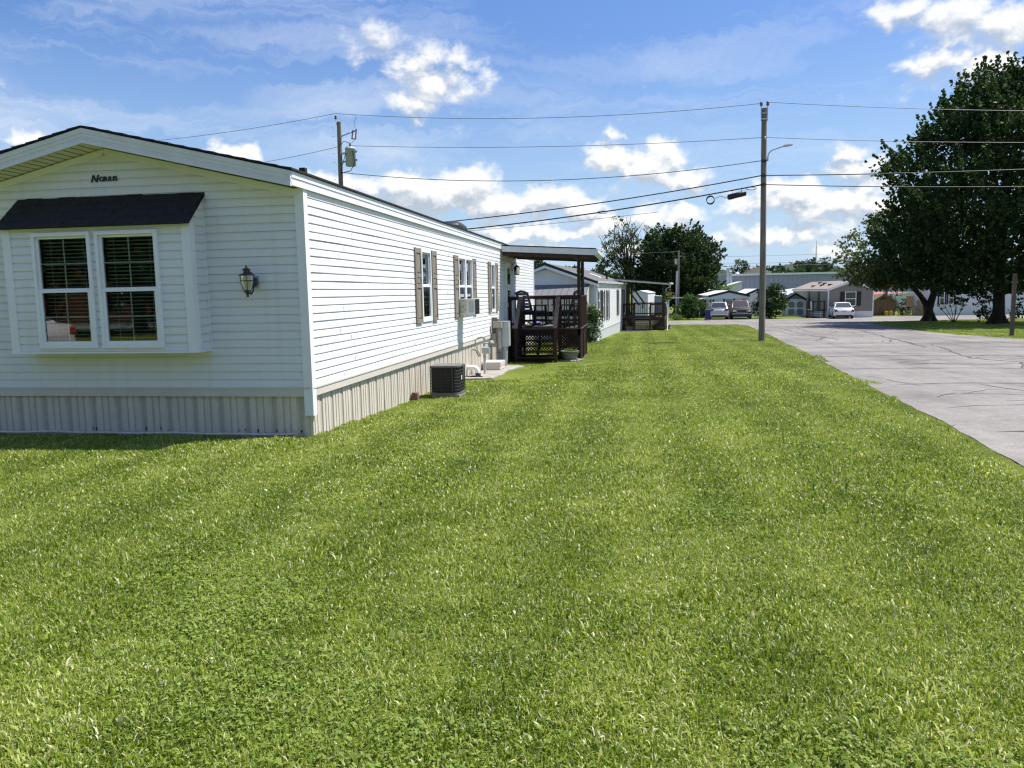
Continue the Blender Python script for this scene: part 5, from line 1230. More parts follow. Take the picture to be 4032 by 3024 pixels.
# small far poles
pc = thing('utility_pole', 'thin pole with a metal conduit and grey box in front of the dense round tree', 'utility pole', (4.95, 96, gz(96)))
m = MB(); m.tube([(0, 0, -.2), (.05, 0, 7.75)], [.14, .10], 8); m.build('post', M['polewood'], pc)
m = MB(); m.tube([(-.22, -.15, 0), (-.15, -.15, 5.3)], .10, 8); m.build('conduit', M['metalgrey'], pc); m = MB(); m.box(-.40, -.2, 6.1, -.10, .05, 6.75); m.build('meter_box', M['boxgrey'], pc)
pd = thing('utility_pole', 'distant wooden pole with a lamp arm above the low white home', 'utility pole', (11.05, 112, gz(112)))
m = MB(); m.tube([(0, 0, -.2), (.03, 0, 7.7)], [.16, .12], 8); m.build('post', M['polewood'], pd); m = MB(); m.tube([(.05, 0, 5.9), (.5, 0, 6.25), (1.0, 0, 6.3)], .04, 6); m.loft([[(x, y*w_, 6.3+z*w_) for y, z in ((-1,-.6),(1,-.6),(.7,.7),(-.7,.7))] for x, w_ in ((.95,.06),(1.1,.13),(1.4,.08))], smooth=False); m.build('lamp_arm', M['metalgrey'], pd)
m = MB(); m.lathe([(.18, 5.6), (.2, 5.65), (.2, 6.4), (.1, 6.5)], (-.3, -.05, 0), 10); m.build('transformer', M['boxgrey'], pd)
m = MB(); m.tube([(0, 0, -.2), (0, 0, 3.5)], .06, 8); m.lathe([(.07, 3.5), (.09, 3.55), (0, 3.62)], (0, 0, 0), 8); o = m.build('light_post', M['trim'], loc=(26.4, 86.5, gz(86.5))); tag(o, 'slim white post beside the brown shed and green bush', 'post')
m = MB(); m.tube([(0, 0, -.2), (0, 0, 5.5)], [.15, .12], 8); o = m.build('utility_pole', M['polewood'], loc=(26.3, 88.5, gz(88.5))); tag(o, 'dark wooden pole just left of the slim white post', 'utility pole')
for z, zl in ((5.2, 0), (5.6, 1), (6.6, 2)):
    wire('power_line', ('lowest', 'middle', 'highest')[zl] + ' of three faint distant wires above the far warehouse', (11.05, 112, z - .6), (75, 120, z + 1.6), .6, .02, M['wire'])
wire('power_line', 'upper faint wire crossing the dense round tree to the conduit pole', (-30, 92, 6.9), (4.95, 95.9, 6.1), .5, .018, M['wire'])
wire('power_line', 'faint wire from the conduit pole top to the distant lamp pole', (5.0, 95.9, 6.1), (11.05, 111.8, 5.8), .2, .018, M['wire'])
# square wooden post on the right island
m = MB(); m.box(-.07, -.07, -.3, .07, .07, 2.86); m.box(.072, -.03, 2.2, .10, .03, 2.26); m.box(.072, -.03, 2.42, .10, .03, 2.46)
o = m.build('wooden_post', M['postwood'], loc=(17.0, 38.8, gz(38.8))); tag(o, 'weathered square wooden post on the grass island at the right edge', 'post')
# ================================================================ trees and shrubs
M['maple'] = leaf_mat('dark_maple_leaf', (.010, .022, .007), (.045, .085, .022), .25)
M['oak'] = leaf_mat('olive_leaf', (.036, .054, .018), (.16, .185, .075), .32)
M['dense'] = leaf_mat('deep_green_leaf', (.011, .025, .008), (.040, .075, .020), .25)
M['airy'] = leaf_mat('mid_green_leaf', (.022, .042, .012), (.075, .115, .032), .3)
M['bushleaf'] = leaf_mat('bush_leaf', (.020, .045, .012), (.075, .14, .035), .3)
M['shrubleaf'] = leaf_mat('glossy_shrub_leaf', (.012, .028, .010), (.055, .095, .028), .25, .35)
M['farleaf'] = leaf_mat('far_wood_leaf', (.020, .042, .020), (.050, .090, .036), .2)
def trunk(t, pts, rs, m=None, n=10, flare=True):
    mb = MB(); mb.tube(pts, rs, n)
    if flare:
        r = rs[0]
        for k in range(6):
            a = k*1.05+.3; mb.tube([(pts[0][0]+math.cos(a)*r*1.5, pts[0][1]+math.sin(a)*r*1.5, -.12), (pts[0][0]+math.cos(a)*r*.75, pts[0][1]+math.sin(a)*r*.75, r*.7), (pts[0][0]+math.cos(a)*r*.3, pts[0][1]+math.sin(a)*r*.3, r*2.2)], [r*.32, r*.42, r*.3], 6)
    return mb
def limb(mb, a, b, r0, r1, bend=.15, n=5):
    a, b = Vector(a), Vector(b); L_ = (b-a).length
    off = Vector((random.uniform(-1, 1), random.uniform(-1, 1), random.uniform(.0, .6))) * L_*bend
    pts = [a.lerp(b, i/n) + off*math.sin(math.pi*i/n) for i in range(n+1)]
    mb.tube(pts, [r0+(r1-r0)*i/n for i in range(n+1)], 6, cap=False); return pts
def clump_pts(C, per, rad, flat=.7, rng=RNG):
    """leaf positions: `per` leaves round every clump centre"""
    n = len(C); r = np.repeat(np.broadcast_to(np.asarray(rad, float), (n,)), per)[:, None]
    d = rng.normal(size=(n*per, 3)); d /= np.linalg.norm(d, axis=1, keepdims=True)
    d *= rng.random((n*per, 1))**.5; d[:, 2] *= flat
    return np.repeat(C, per, 0) + d*r
def shoots(B, D, length, per, w, rng=RNG):
    """leaves along straight shoots that start at B and point along D"""
    n = len(B); f = rng.random((n, per, 1))
    L_ = length*(.5+rng.random((n, 1, 1)))
    P_ = B[:, None, :] + D[:, None, :]*f*L_ + rng.normal(size=(n, per, 3))*w*(1.15-f)
    return P_.reshape(-1, 3)
def profile_crown(n, z0, z1, rfun, inner=.45, rng=RNG, sx=1, sy=1):
    """clump centres inside a body of revolution, mostly near its skin; a lumpy radius breaks the outline"""
    out = []
    while len(out) < n:
        z = z0+(z1-z0)*rng.random(); a = rng.random()*2*math.pi
        lump = 1+.13*math.sin(a*3+z*1.1)+.10*math.sin(a*5-z*.8+1)+.06*math.sin(z*2.6+a*2)
        R0 = rfun(z)*lump
        if rng.random() > R0/8.0 + .15: continue
        r = R0*(inner+(1-inner)*rng.random()**.6)
        out.append((r*math.cos(a)*sx, r*math.sin(a)*sy, z))
    return np.array(out)
# ---- big maple (right)
t = thing('maple_tree', 'tall dark maple with upright shoots filling the right edge, thick trunk on the grass island', 'tree', (23.6, 55.9, gz(55.9)))
zz = np.array([2.2, 3.2, 5, 8, 10, 12, 13.6, 15.0, 16.3]); rrr = np.array([4.4, 5.8, 6.5, 6.6, 6.0, 5.1, 3.9, 2.5, .6])
rf_ = lambda z: float(np.interp(z, zz, rrr))
C = profile_crown(1500, 2.3, 15.7, rf_, .3)
P1 = clump_pts(C, 30, RNG.uniform(.45, 1.0, len(C)), .8)
S = profile_crown(1000, 3.0, 15.9, rf_, .9); D_ = S.copy(); D_[:, 2] = np.linalg.norm(S[:, :2], axis=1)*.45+2.9+np.maximum(0, S[:, 2]-9)*1.1; D_ /= np.linalg.norm(D_, axis=1, keepdims=True)
P2 = shoots(S, D_, 1.25, 26, .13)
leaves('crown', np.concatenate([P1, P2]), .235, M['maple'], t, aspect=.8)
mb = trunk(t, [(0, 0, -.3), (0, 0, .3), (.02, 0, 1.2), (-.03, .02, 2.6), (.05, 0, 5), (0, 0, 9), (-.3, 0, 13.5)], [.46, .40, .35, .33, .26, .16, .05])
for i in range(34):
    c = C[RNG.integers(len(C))]; z = max(1.9, c[2]*.55); limb(mb, (0, 0, z), c, .10, .02)
mb.build('trunk', M['bark'], t)
# ---- forked tree left of it
t = thing('broadleaf_tree', 'rounded olive green tree with forked trunk on the island, left of the tall maple', 'tree', (22.05, 63.7, gz(63.7)))
def blob(n, c, r, inner=.5, rng=RNG):
    d = rng.normal(size=(n, 3)); d /= np.linalg.norm(d, axis=1, keepdims=True)
    return np.array(c)+d*np.array(r)*(inner+(1-inner)*rng.random((n, 1))**.5)
C = np.concatenate([blob(110, (-3.4, -.3, 5.4), (3.4, 3.0, 2.4)), blob(90, (-1.6, .2, 7.2), (2.8, 2.8, 2.0)), blob(90, (1.2, 0, 5.8), (3.2, 3.2, 2.8)), blob(60, (-4.6, 0, 3.9), (2.3, 2.4, 1.2)), blob(60, (-1.5, 0, 3.7), (3.2, 2.6, 1.2)), blob(40, (2.5, .5, 3.6), (2.2, 2.2, 1.2)), blob(22, (-3.0, -.5, 2.9), (1.4, 1.2, .5))])
leaves('crown', clump_pts(C, 30, RNG.uniform(.4, .8, len(C)), .75), .225, M['oak'], t, aspect=.75)
mb = trunk(t, [(0, 0, -.3), (0, 0, .2), (-.06, 0, .8), (-.1, 0, 1.3)], [.42, .36, .33, .34])
mb.tube([(-.12, 0, 1.1), (-.7, 0, 2.0), (-1.9, -.1, 3.4), (-3.0, -.1, 5.2)], [.25, .19, .14, .05], 8); mb.tube([(.0, 0, 1.1), (.28, 0, 2.2), (.6, .1, 3.8), (.5, .1, 6)], [.30, .24, .16, .05], 8); mb.tube([(.3, .05, 2.2), (1.2, .2, 3.1), (2.6, .3, 3.6)], [.14, .1, .04], 6)
for i in range(26): c = C[RNG.integers(len(C))]; s_ = (-1.9, -.1, 3.4) if c[0] < -1.2 else (.5, .1, 3.2); limb(mb, s_, c, .07, .015)
mb.build('trunk', M['bark'], t)
# ---- airy half-bare tree and dense round tree
t = thing('broadleaf_tree', 'thin half-bare tree with dead twigs showing above the second porch', 'tree', (-1.2, 107, gz(107)))
mb = trunk(t, [(0, 0, -.3), (0, 0, 2), (.1, 0, 4), (0, 0, 6.5)], [.42, .34, .27, .16])
tips = []
for i in range(46):
    a = random.random()*6.28; z = random.uniform(7, 13.2); r = random.uniform(1.0, 4.3)*(1 if z < 11.5 else .7)
    e = (r*math.cos(a), r*math.sin(a)*.7, z); pts = limb(mb, (0, 0, random.uniform(3.5, 6.5)), e, .085, .018, .12)
    for q in range(4):
        f = pts[3+q % 2]; e2 = f + Vector((random.uniform(-1, 1), random.uniform(-.8, .8), random.uniform(.3, 1.3))); limb(mb, f, e2, .028, .010, .1, 3); tips.append((e2, z))
mb.build('trunk', M['bark'], t)
C = np.array([tuple(p) for p, z in tips if random.random() < (.85 if p.z < 10.5 else .38)])
C = np.concatenate([C, blob(60, (-1.6, 0, 6.0), (2.8, 2.4, 1.8)), blob(50, (.6, 0, 5.2), (3.4, 2.6, 2.0)), blob(30, (-2.6, 0, 8), (1.6, 1.6, 1.2))])
leaves('crown', clump_pts(C, 18, RNG.uniform(.3, .62, len(C)), .8), .26, M['airy'], t)
t = thing('broadleaf_tree', 'dense dark round tree behind the thin conduit pole', 'tree', (5.15, 103.5, gz(103.5)))
zz2 = np.array([1.2, 2.5, 4.5, 7, 9, 10.4, 11.4]); rr2 = np.array([2.6, 4.3, 4.9, 4.7, 3.9, 2.6, .8]); rf2 = lambda z: float(np.interp(z, zz2, rr2))
C = profile_crown(900, 1.3, 10.6, lambda z: rf2(z)*.95, .35)
S = profile_crown(460, 2.0, 10.8, rf2, .92); D_ = S.copy(); D_[:, 2] = np.linalg.norm(S[:, :2], axis=1)*.35+1.5+np.maximum(0, S[:, 2]-6)*.8; D_ /= np.linalg.norm(D_, axis=1, keepdims=True)
leaves('crown', np.concatenate([clump_pts(C, 26, RNG.uniform(.5, 1.0, len(C)), .8), shoots(S, D_, .9, 20, .16)]), .30, M['dense'], t, aspect=.75)
mb = trunk(t, [(0, 0, -.3), (0, 0, 2), (0, 0, 7)], [.4, .33, .1])
for i in range(14): limb(mb, (0, 0, 2.2), C[RNG.integers(len(C))], .1, .02)
mb.build('trunk', M['bark'], t)
def small_tree(name, label, cat, x, y, blobs, leaf, m, per=22, rad=(.25, .5), stems=6, stem_r=.03, h0=.0, h=1.2):
    t = thing(name, label, cat, (x, y, gz(y)))
    C = np.concatenate([blob(n, c, r, .35) for n, c, r in blobs]); C = C[C[:, 2] > .08]
    leaves('foliage', clump_pts(C, per, RNG.uniform(*rad, len(C)), .8), leaf, m, t)
    mb = MB()
    for i in range(stems):
        c = C[RNG.integers(len(C))]; limb(mb, (random.uniform(-.1, .1), random.uniform(-.1, .1), -.1), c, stem_r, .008, .08)
    mb.build('stems', M['bark'], t); return t
small_tree('bush', 'large loose green bush at the corner across the lane, left of the blue bin', 'bush', 5.25, 80, [(90, (.35, 0, 1.25), (1.35, 1.2, 1.15)), (40, (-.5, -.2, .9), (1.1, 1.0, .8)), (26, (.1, 0, 2.1), (.8, .7, .45))], .15, M['bushleaf'], 34)
small_tree('bush', 'small low yellowish green bush at the foot of the conduit pole', 'bush', 3.85, 78, [(26, (0, 0, .28), (.75, .5, .32))], .12, M['leaf_small'], 24, (.15, .3))
small_tree('bush', 'tall glossy dark shrub right behind the street lamp pole across the road', 'bush', 12.95, 79.2, [(120, (0, 0, 1.55), (1.55, 1.3, 1.45)), (40, (.5, 0, 2.5), (.9, .8, .9)), (30, (-.9, 0, 1.0), (.9, .8, .8))], .16, M['shrubleaf'], 34)
small_tree('bush', 'yellow green treetop peeking over the roof of the low white home', 'bush', 10.6, 100, [(50, (0, 0, 2.6), (1.2, 1.0, 1.2))], .2, M['leaf_small'], 26)
b_ = small_tree('bush', 'green bush with pale blossoms at the corner of the second white home', 'bush', -2.12, 36.3, [(60, (0, 0, .75), (.55, .6, .75)), (30, (.12, 0, 1.35), (.38, .4, .4))], .085, M['bushleaf'], 30, (.12, .26))
C = blob(36, (.0, -.1, 1.5), (.38, .4, .35), .7); M['blossom'] = leaf_mat('pale_blossom', (.36, .28, .14), (.55, .48, .30)); leaves('blossoms', clump_pts(C, 9, .09), .05, M['blossom'], b_)
small_tree('bush', 'bright green bush around the slim white post', 'bush', 26.1, 86.8, [(40, (0, 0, 1.1), (.8, .6, 1.1))], .15, M['bushleaf'], 26)
small_tree('bush', 'dark green bush between the slim white post and the wooden entry deck', 'bush', 27.6, 87.4, [(46, (0, 0, .9), (1.0, .8, .95))], .15, M['shrubleaf'], 26)
t = thing('sapling', 'small umbrella-shaped sapling on the grass island between the two big trees', 'tree', (22.6, 60.4, gz(60.4)))
mb = MB(); tips = []
for e in ((-1.1, 0, 1.25), (-.75, .1, 1.35), (-.35, 0, 1.5), (.0, 0, 1.75), (.3, .1, 1.75), (.62, 0, 1.6), (.55, -.2, 1.2)):
    p_ = limb(mb, (0, 0, -.1), e, .035, .010, .05); tips += [tuple(p_[-1]), tuple(p_[-2])]
mb.build('trunk', M['bark'], t); C = np.concatenate([np.array(tips), blob(16, (.25, 0, 1.55), (.5, .4, .25))]); leaves('crown', clump_pts(C, 12, .22, .6), .14, M['shrubleaf'], t)
small_tree('bush', 'leafy suckers around the foot of the tall maple trunk', 'bush', 23.2, 55.0, [(22, (-.75, 0, 1.2), (.55, .4, 1.1)), (14, (1.2, 0, .9), (.4, .4, .9)), (10, (-1.1, 0, 2.0), (.5, .4, .8))], .17, M['maple'], 14, (.2, .4), 10, .02)
t = thing('broadleaf_tree', 'dark tree crown peeking past the far corner of the near home', 'tree', (-9.6, 75, gz(75)))
C = blob(120, (0, 0, 4.6), (1.5, 1.4, 1.6)); leaves('crown', clump_pts(C, 24, .45), .2, M['dense'], t); mb = trunk(t, [(0, 0, -.2), (0, 0, 3), (0, 0, 5)], [.2, .14, .06]); mb.build('trunk', M['bark'], t)
for i, (x, y, h) in enumerate(((-22, 70, 9), (-30, 58, 8), (46, 96, 10), (55, 84, 9))):
    t = thing('broadleaf_tree', ('rounded tree far left behind the near home', 'lower rounded tree farthest left behind the near home', 'tall tree far right beyond the white sideways home', 'rounded tree farthest right beyond the maple')[i], 'tree', (x, y, gz(y)))
    C = blob(150, (0, 0, h*.6), (h*.36, h*.36, h*.36)); leaves('crown', clump_pts(C, 22, .8), .32, M['dense'], t); mb = trunk(t, [(0, 0, -.2), (0, 0, h*.5)], [.3, .15]); mb.build('trunk', M['bark'], t)
# far wood behind the warehouse: reads as one mass
out = []
for i in range(240):
    x = RNG.uniform(-280, 190); y = RNG.uniform(215, 262); h = RNG.uniform(8.0, 11.5)*(1.25 if 14 < x < 26 else 1) ; w_ = RNG.uniform(3, 5.5)
    out.append(blob(26, (x, y, -1.7+h*.58), (w_, w_, h*.42), .6))
C = np.concatenate(out); o = None
tree_o = leaves('far_woods', clump_pts(C, 7, 1.5, .8), 1.15, M['farleaf']); tag(tree_o, 'dark green wood on the horizon behind the warehouse', 'woods', kind='stuff')
t = thing('broadleaf_tree', 'dark twiggy tree beside the tan stepped building', 'tree', (24.6, 196, gz(196)))
C = blob(40, (0, 0, 8.4), (2.2, 1.5, 1.8)); leaves('crown', clump_pts(C, 14, .8), .5, M['dense'], t); mb = trunk(t, [(0, 0, 0), (0, 0, 8)], [.3, .12]); mb.build('trunk', M['bark'], t)
for i, (x, y, h) in enumerate(((-30, -15, 8), (-21, -13, 7.5), (-12, -15, 8), (-3, -14, 7.5), (7, -17, 8), (-39, -14, 7.5))):
    t = thing('broadleaf_tree', 'dark shade tree in the row behind the viewer, mirrored in the bay window', 'tree', (x, y, gz(y)), group='shade trees behind the viewer')
    C = blob(220, (0, 0, h*.55), (h*.46, h*.4, h*.42), .3); leaves('crown', clump_pts(C, 18, 1.1), .42, M['dense'], t); mb = trunk(t, [(0, 0, -.2), (0, 0, h*.5)], [.3, .15]); mb.build('trunk', M['bark'], t)
# ================================================================ ground, road
def grass_ground_mat():
    m, t, b = newmat('lawn_ground'); pos = t.n('ShaderNodeNewGeometry').outputs['Position']
    n1 = t.noise(pos, .22, 5, .6); n2 = t.noise(pos, 1.6, 5, .65); n3 = t.noise(t.stretch(pos, (40, 18, 40)), 1.0, 3, .7)
    f = t.math('ADD', t.math('MULTIPLY', n1, .5), t.math('ADD', t.math('MULTIPLY', n2, .3), t.math('MULTIPLY', n3, .35)))
    c = t.ramp(f, [(.38, (.05, .075, .010)), (.52, (.10, .135, .020)), (.68, (.15, .18, .032)), (.82, (.20, .20, .06))])
    t.L.new(c, b.inputs['Base Color']); b.inputs['Roughness'].default_value = .9; b.inputs['Specular IOR Level'].default_value = .1
    t.L.new(t.bump(n3, .8, .03), b.inputs['Normal']); return m
M['lawn'] = grass_ground_mat()
ys = sorted(set([-30, -10, 0, 4.5, 9.1, 12.5, 17, 21.5, 28, 35, 45, 55, 65, 75, 90, 105, 120, 160, 220, 300, 500, 900, 1600, 2600]))
xs = [-2000, -800, -300, -120, -60, -30, -15, 0, 15, 30, 60, 120, 300, 800, 2000]
mb = MB(); vs = [(x, y, gz(y)) for y in ys for x in xs]; nx = len(xs)
mb.add(vs, [(j*nx+i, j*nx+i+1, (j+1)*nx+i+1, (j+1)*nx+i) for j in range(len(ys)-1) for i in range(nx-1)])
o = mb.build('ground', M['lawn'], fixn=False); tag(o, kind='structure')
def road_mat():
    m, t, b = newmat('worn_asphalt'); pos = t.n('ShaderNodeNewGeometry').outputs['Position']
    n1 = t.noise(pos, .35, 5, .6); n2 = t.noise(pos, 38, 5, .8); n3 = t.noise(t.stretch(pos, (.5, 2.4, 1)), 1.0, 6, .7)
    n4 = t.noise(pos, 5.0, 4, .7); n5 = t.noise(t.stretch(pos, (1.5, .10, 1)), 1.0, 4, .6)
    c = t.ramp(t.math('ADD', t.math('MULTIPLY', n1, .45), t.math('ADD', t.math('MULTIPLY', n4, .3), t.math('MULTIPLY', n5, .3))), [(.40, (.168, .155, .142)), (.62, (.305, .286, .264))])
    c = t.mix(t.mapr(n2, .35, .65, 0, .75), c, t.mix(1, c, (.50, .5, .51), 'MULTIPLY'))
    c = t.mix(t.mapr(n3, .60, .80, 0, .55), c, (.10, .10, .105))
    t.L.new(c, b.inputs['Base Color']); b.inputs['Roughness'].default_value = .92; b.inputs['Specular IOR Level'].default_value = .2
    t.L.new(t.bump(n2, .5, .006), b.inputs['Normal']); return m
M['road'] = road_mat()
def jit(poly, amp=.05, step=.45):
    out = []
    for (x0, y0), (x1, y1) in zip(poly, poly[1:] + poly[:1]):
        d = math.hypot(x1-x0, y1-y0); n = max(1, int(d/step)) if d < 60 else 1
        for i in range(n): f = i/n; out.append((x0+(x1-x0)*f+random.uniform(-amp, amp), y0+(y1-y0)*f+random.uniform(-amp, amp)))
    return out
EDGE = [(3.1, -12), (3.15, 0), (3.35, 5), (3.6, 7.8), (4.08, 11.4), (4.42, 15), (4.77, 18.5), (5.2, 22.8), (5.65, 27.3), (6.2, 34), (6.94, 42.3), (7.5, 52), (8.0, 58.2), (7.4, 60.6), (6.0, 61.6), (2.2, 63.2), (-6, 64.5), (-40, 69), (-90, 76)]
FAR = [(-90, 90), (-40, 82), (-6, 77.2), (2.6, 75.3), (6.2, 75.0), (6.5, 79.5), (11.8, 80.5), (12.0, 76.8), (14, 76.9), (17.0, 77.9), (23, 80.7), (29, 81.2), (36, 82.3), (60, 87), (110, 97)]
ISL = [(110, 78), (60, 74), (42, 71.5), (29.5, 69.5), (22.6, 66.6), (19.3, 64.8), (17.6, 62.4), (16.5, 57), (15.9, 51.4), (15.3, 44), (15.6, 40.5), (16.15, 35.9), (17.2, 28), (19, 10), (19.5, -12)]
ROAD = jit(EDGE + FAR + ISL, .025)
def in_poly(x, y, P):
    c = False; j = len(P) - 1
    for i in range(len(P)):
        if (P[i][1] > y) != (P[j][1] > y) and x < (P[j][0]-P[i][0])*(y-P[i][1])/(P[j][1]-P[i][1])+P[i][0]: c = not c
        j = i
    return c
def drape(name, poly, m, dz, grid=2.0, kind='structure', pts_extra=True):
    n = len(poly); V = [Vector(p) for p in poly]
    x0, x1 = min(p[0] for p in poly), max(p[0] for p in poly); y0, y1 = min(p[1] for p in poly), max(p[1] for p in poly)
    if pts_extra:
        for y in sorted(set(np.arange(y0, y1, grid)) | {9.1, 12.5, 21.5, 35.0, 75.0}):
            for x in np.arange(max(x0, -30), min(x1, 45), grid):
                if in_poly(x, y, poly): V.append(Vector((x, y)))
    r = delaunay_2d_cdt(V, [], [list(range(n))], 1, 1e-4)
    mb = MB(); mb.add([(p.x, p.y, gz(p.y)+dz) for p in r[0]], [tuple(f) for f in r[2]])
    me = mb.build(name, m, fixn=False)
    for p in me.data.polygons:
        pass
    b = bmesh.new(); b.from_mesh(me.data)
    for f in b.faces:
        if f.normal.z < 0: f.normal_flip()
    b.to_mesh(me.data); b.free()
    tag(me, kind=kind); return me
drape('road', ROAD, M['road'], .012)
# tar-sealed cracks: thin dark strips lying on the road
M['tar'] = mat('crack_sealer', (.06, .058, .066), .75, .25, 3)
cr = MB()
def crack(pts, w=.05, wob=.12, step=.35):
    P_ = []
    for (x0, y0), (x1, y1) in zip(pts, pts[1:]):
        d = math.hypot(x1-x0, y1-y0); n = max(1, int(d/step))
        for i in range(n): f = i/n; P_.append((x0+(x1-x0)*f, y0+(y1-y0)*f))
    P_.append(pts[-1]); Q = []; ox = oy = 0
    for k, (x, y) in enumerate(P_):
        ox = ox*.8+random.uniform(-wob, wob)*.5; oy = oy*.8+random.uniform(-wob, wob)*.5; Q.append(Vector((x+ox, y+oy, 0)))
    vs = []
    for i, q in enumerate(Q):
        d = (Q[min(i+1, len(Q)-1)]-Q[max(i-1, 0)]).normalized(); nrm = Vector((-d.y, d.x, 0)); ww = w*random.uniform(.35, 1.15)*(1 if 0 < i < len(Q)-1 else .3)
        for s_ in (1, -1): p = q+nrm*ww*s_*.5; vs.append((p.x, p.y, gz(p.y)+.0165))
    cr.add(vs, [(2*i, 2*i+1, 2*i+3, 2*i+2) for i in range(len(Q)-1)])
for pts, w in (([(4.3, 10.1), (6, 10.25), (8.5, 10.0), (12, 10.2)], .05), ([(4.6, 12.5), (5.2, 12.9), (6.0, 13.0), (8, 12.7), (12, 12.9)], .045), ([(5.0, 16.2), (6, 16.6), (9, 16.3), (14, 16.6)], .06), ([(4.9, 20.3), (7, 20.6), (10, 20.2), (15, 20.6)], .07), ([(5.4, 25), (8, 25.6), (12, 25.0), (16, 25.4)], .09), ([(5.9, 30.2), (9, 30.5), (14, 30.1)], .08), ([(6.2, 33), (9, 33.4), (12, 33.1), (16.4, 33.8)], .10),
               ([(12.6, 47), (11.8, 40), (11.2, 36), (10.9, 33.2), (10.4, 30.4)], .14), ([(10.8, 30), (10.0, 26), (9.6, 24.2), (10.1, 22.3), (9.3, 20.4)], .08), ([(9.2, 56), (9.0, 48), (8.6, 43), (8.9, 39), (8.1, 36.4)], .10), ([(7.2, 24), (8.1, 23.2), (7.0, 22.4), (8.6, 21.6), (9.9, 21.9)], .07), ([(7.2, 52), (8.2, 47), (8.0, 42), (9.1, 38)], .09), ([(8.6, 60), (10.2, 52), (9.8, 46)], .09), ([(11, 25.2), (11.3, 22), (10.7, 20.3)], .06), ([(6.6, 16.4), (6.9, 15.0), (6.4, 13.0)], .045), ([(5.0, 14), (5.6, 14.6), (7.1, 14.3), (7.6, 15.2)], .05), ([(-4, 70), (3, 69.5), (9, 68), (16, 69)], .12), ([(7.6, 28), (8.6, 27.4), (8.2, 26.6), (9.6, 26.2)], .07), ([(12.4, 60), (12, 52), (13.2, 46)], .12), ([(5.6, 11.4), (6.1, 11.9), (7.3, 11.7)], .04)):
    crack(pts, w)
for i in range(150):
    y = random.uniform(12, 58); x = random.uniform(np.interp(y, [p[1] for p in EDGE[:13]], [p[0] for p in EDGE[:13]])+.8, 14); a = random.uniform(-.5, .5)+(1.4 if random.random() < .3 else 0); l = random.uniform(.5, 2.2)
    crack([(x, y), (x+math.cos(a)*l*.5, y+math.sin(a)*l), (x+math.cos(a)*l, y+math.sin(a)*l*1.4)], random.uniform(.02, .045)*(.6+y/40))
o = cr.build('crack_sealer', M['tar'], fixn=False); tag(o, kind='structure')
# low wooded hills far away
M['hill'] = mat('hill_forest', (.020, .034, .024), .95, .4, .05, col2=(.035, .055, .035), cut=(.45, .6))
mb = MB()
for (cx_, cy_, rx, ry, hz) in ((95, 980, 90, 120, 24), (185, 920, 120, 120, 27), (330, 900, 170, 130, 30), (-80, 1050, 200, 130, 16), (520, 980, 220, 130, 26), (-420, 1050, 260, 130, 22)):
    n, k = 40, 10; vs = []
    for j in range(k+1):
        f = j/k
        for i in range(n): a = 2*math.pi*i/n; z = hz*math.cos(f*math.pi/2)**1.3*(1+.10*math.sin(i*1.9+j)+.06*math.sin(i*3.7+j*2)); vs.append((cx_+rx*f*math.cos(a), cy_+ry*f*math.sin(a), -2+z))
    mb.add(vs, [(j*n+i, j*n+(i+1) % n, (j+1)*n+(i+1) % n, (j+1)*n+i) for j in range(k) for i in range(n)], True)
o = mb.build('hills', M['hill']); tag(o, kind='structure')

# ================================================================ lawn grass: many instanced tufts of real blades
def grass_mat():
    m, t, b = newmat('grass_blade'); a = t.n('ShaderNodeAttribute', attribute_name='rnd').outputs['Fac']
    pos = t.n('ShaderNodeNewGeometry').outputs['Position']
    n1 = t.noise(pos, .30, 4, .6); n2 = t.noise(pos, 2.2, 4, .6)
    mow = t.math('SINE', t.math('MULTIPLY', t.n('ShaderNodeSeparateXYZ').outputs[0], 1.0))
    sx = t.n('ShaderNodeSeparateXYZ'); t.L.new(pos, sx.inputs[0])
    mow = t.math('SINE', t.math('ADD', t.math('MULTIPLY', sx.outputs[0], 5.4), t.math('MULTIPLY', n1, 3.0)))
    f = t.math('ADD', t.math('MULTIPLY', n1, .50), t.math('ADD', t.math('MULTIPLY', n2, .50), t.math('ADD', t.math('MULTIPLY', t.math('SUBTRACT', a, .5), .55), t.math('MULTIPLY', mow, .055))))
    c = t.ramp(f, [(.22, GC[0]), (.45, GC[1]), (.62, GC[2]), (.80, GC[3])])
    dry = t.math('GREATER_THAN', a, .95)
    c = t.mix(dry, c, GC[4])
    t.L.new(c, b.inputs['Base Color']); b.inputs['Roughness'].default_value = .42; b.inputs['Specular IOR Level'].default_value = .45
    tl = t.n('ShaderNodeBsdfTranslucent'); t.L.new(t.mix(1, c, (1.25, 1.2, .6), 'MULTIPLY'), tl.inputs[0])
    mx = t.n('ShaderNodeMixShader'); mx.inputs[0].default_value = .38; t.L.new(b.outputs[0], mx.inputs[1]); t.L.new(tl.outputs[0], mx.inputs[2])
    t.L.new(mx.outputs[0], t.N['Material Output'].inputs[0]); return m
GC = [(.084, .138, .012), (.195, .278, .027), (.305, .385, .058), (.46, .50, .18), (.66, .62, .42)]
M['blade'] = grass_mat()
M['clover'] = leaf_mat('clover_leaf', (.10, .17, .022), (.23, .31, .06), .3)
GL = bpy.data.collections.new('grass_tufts')          # source meshes; this collection is not linked to the scene
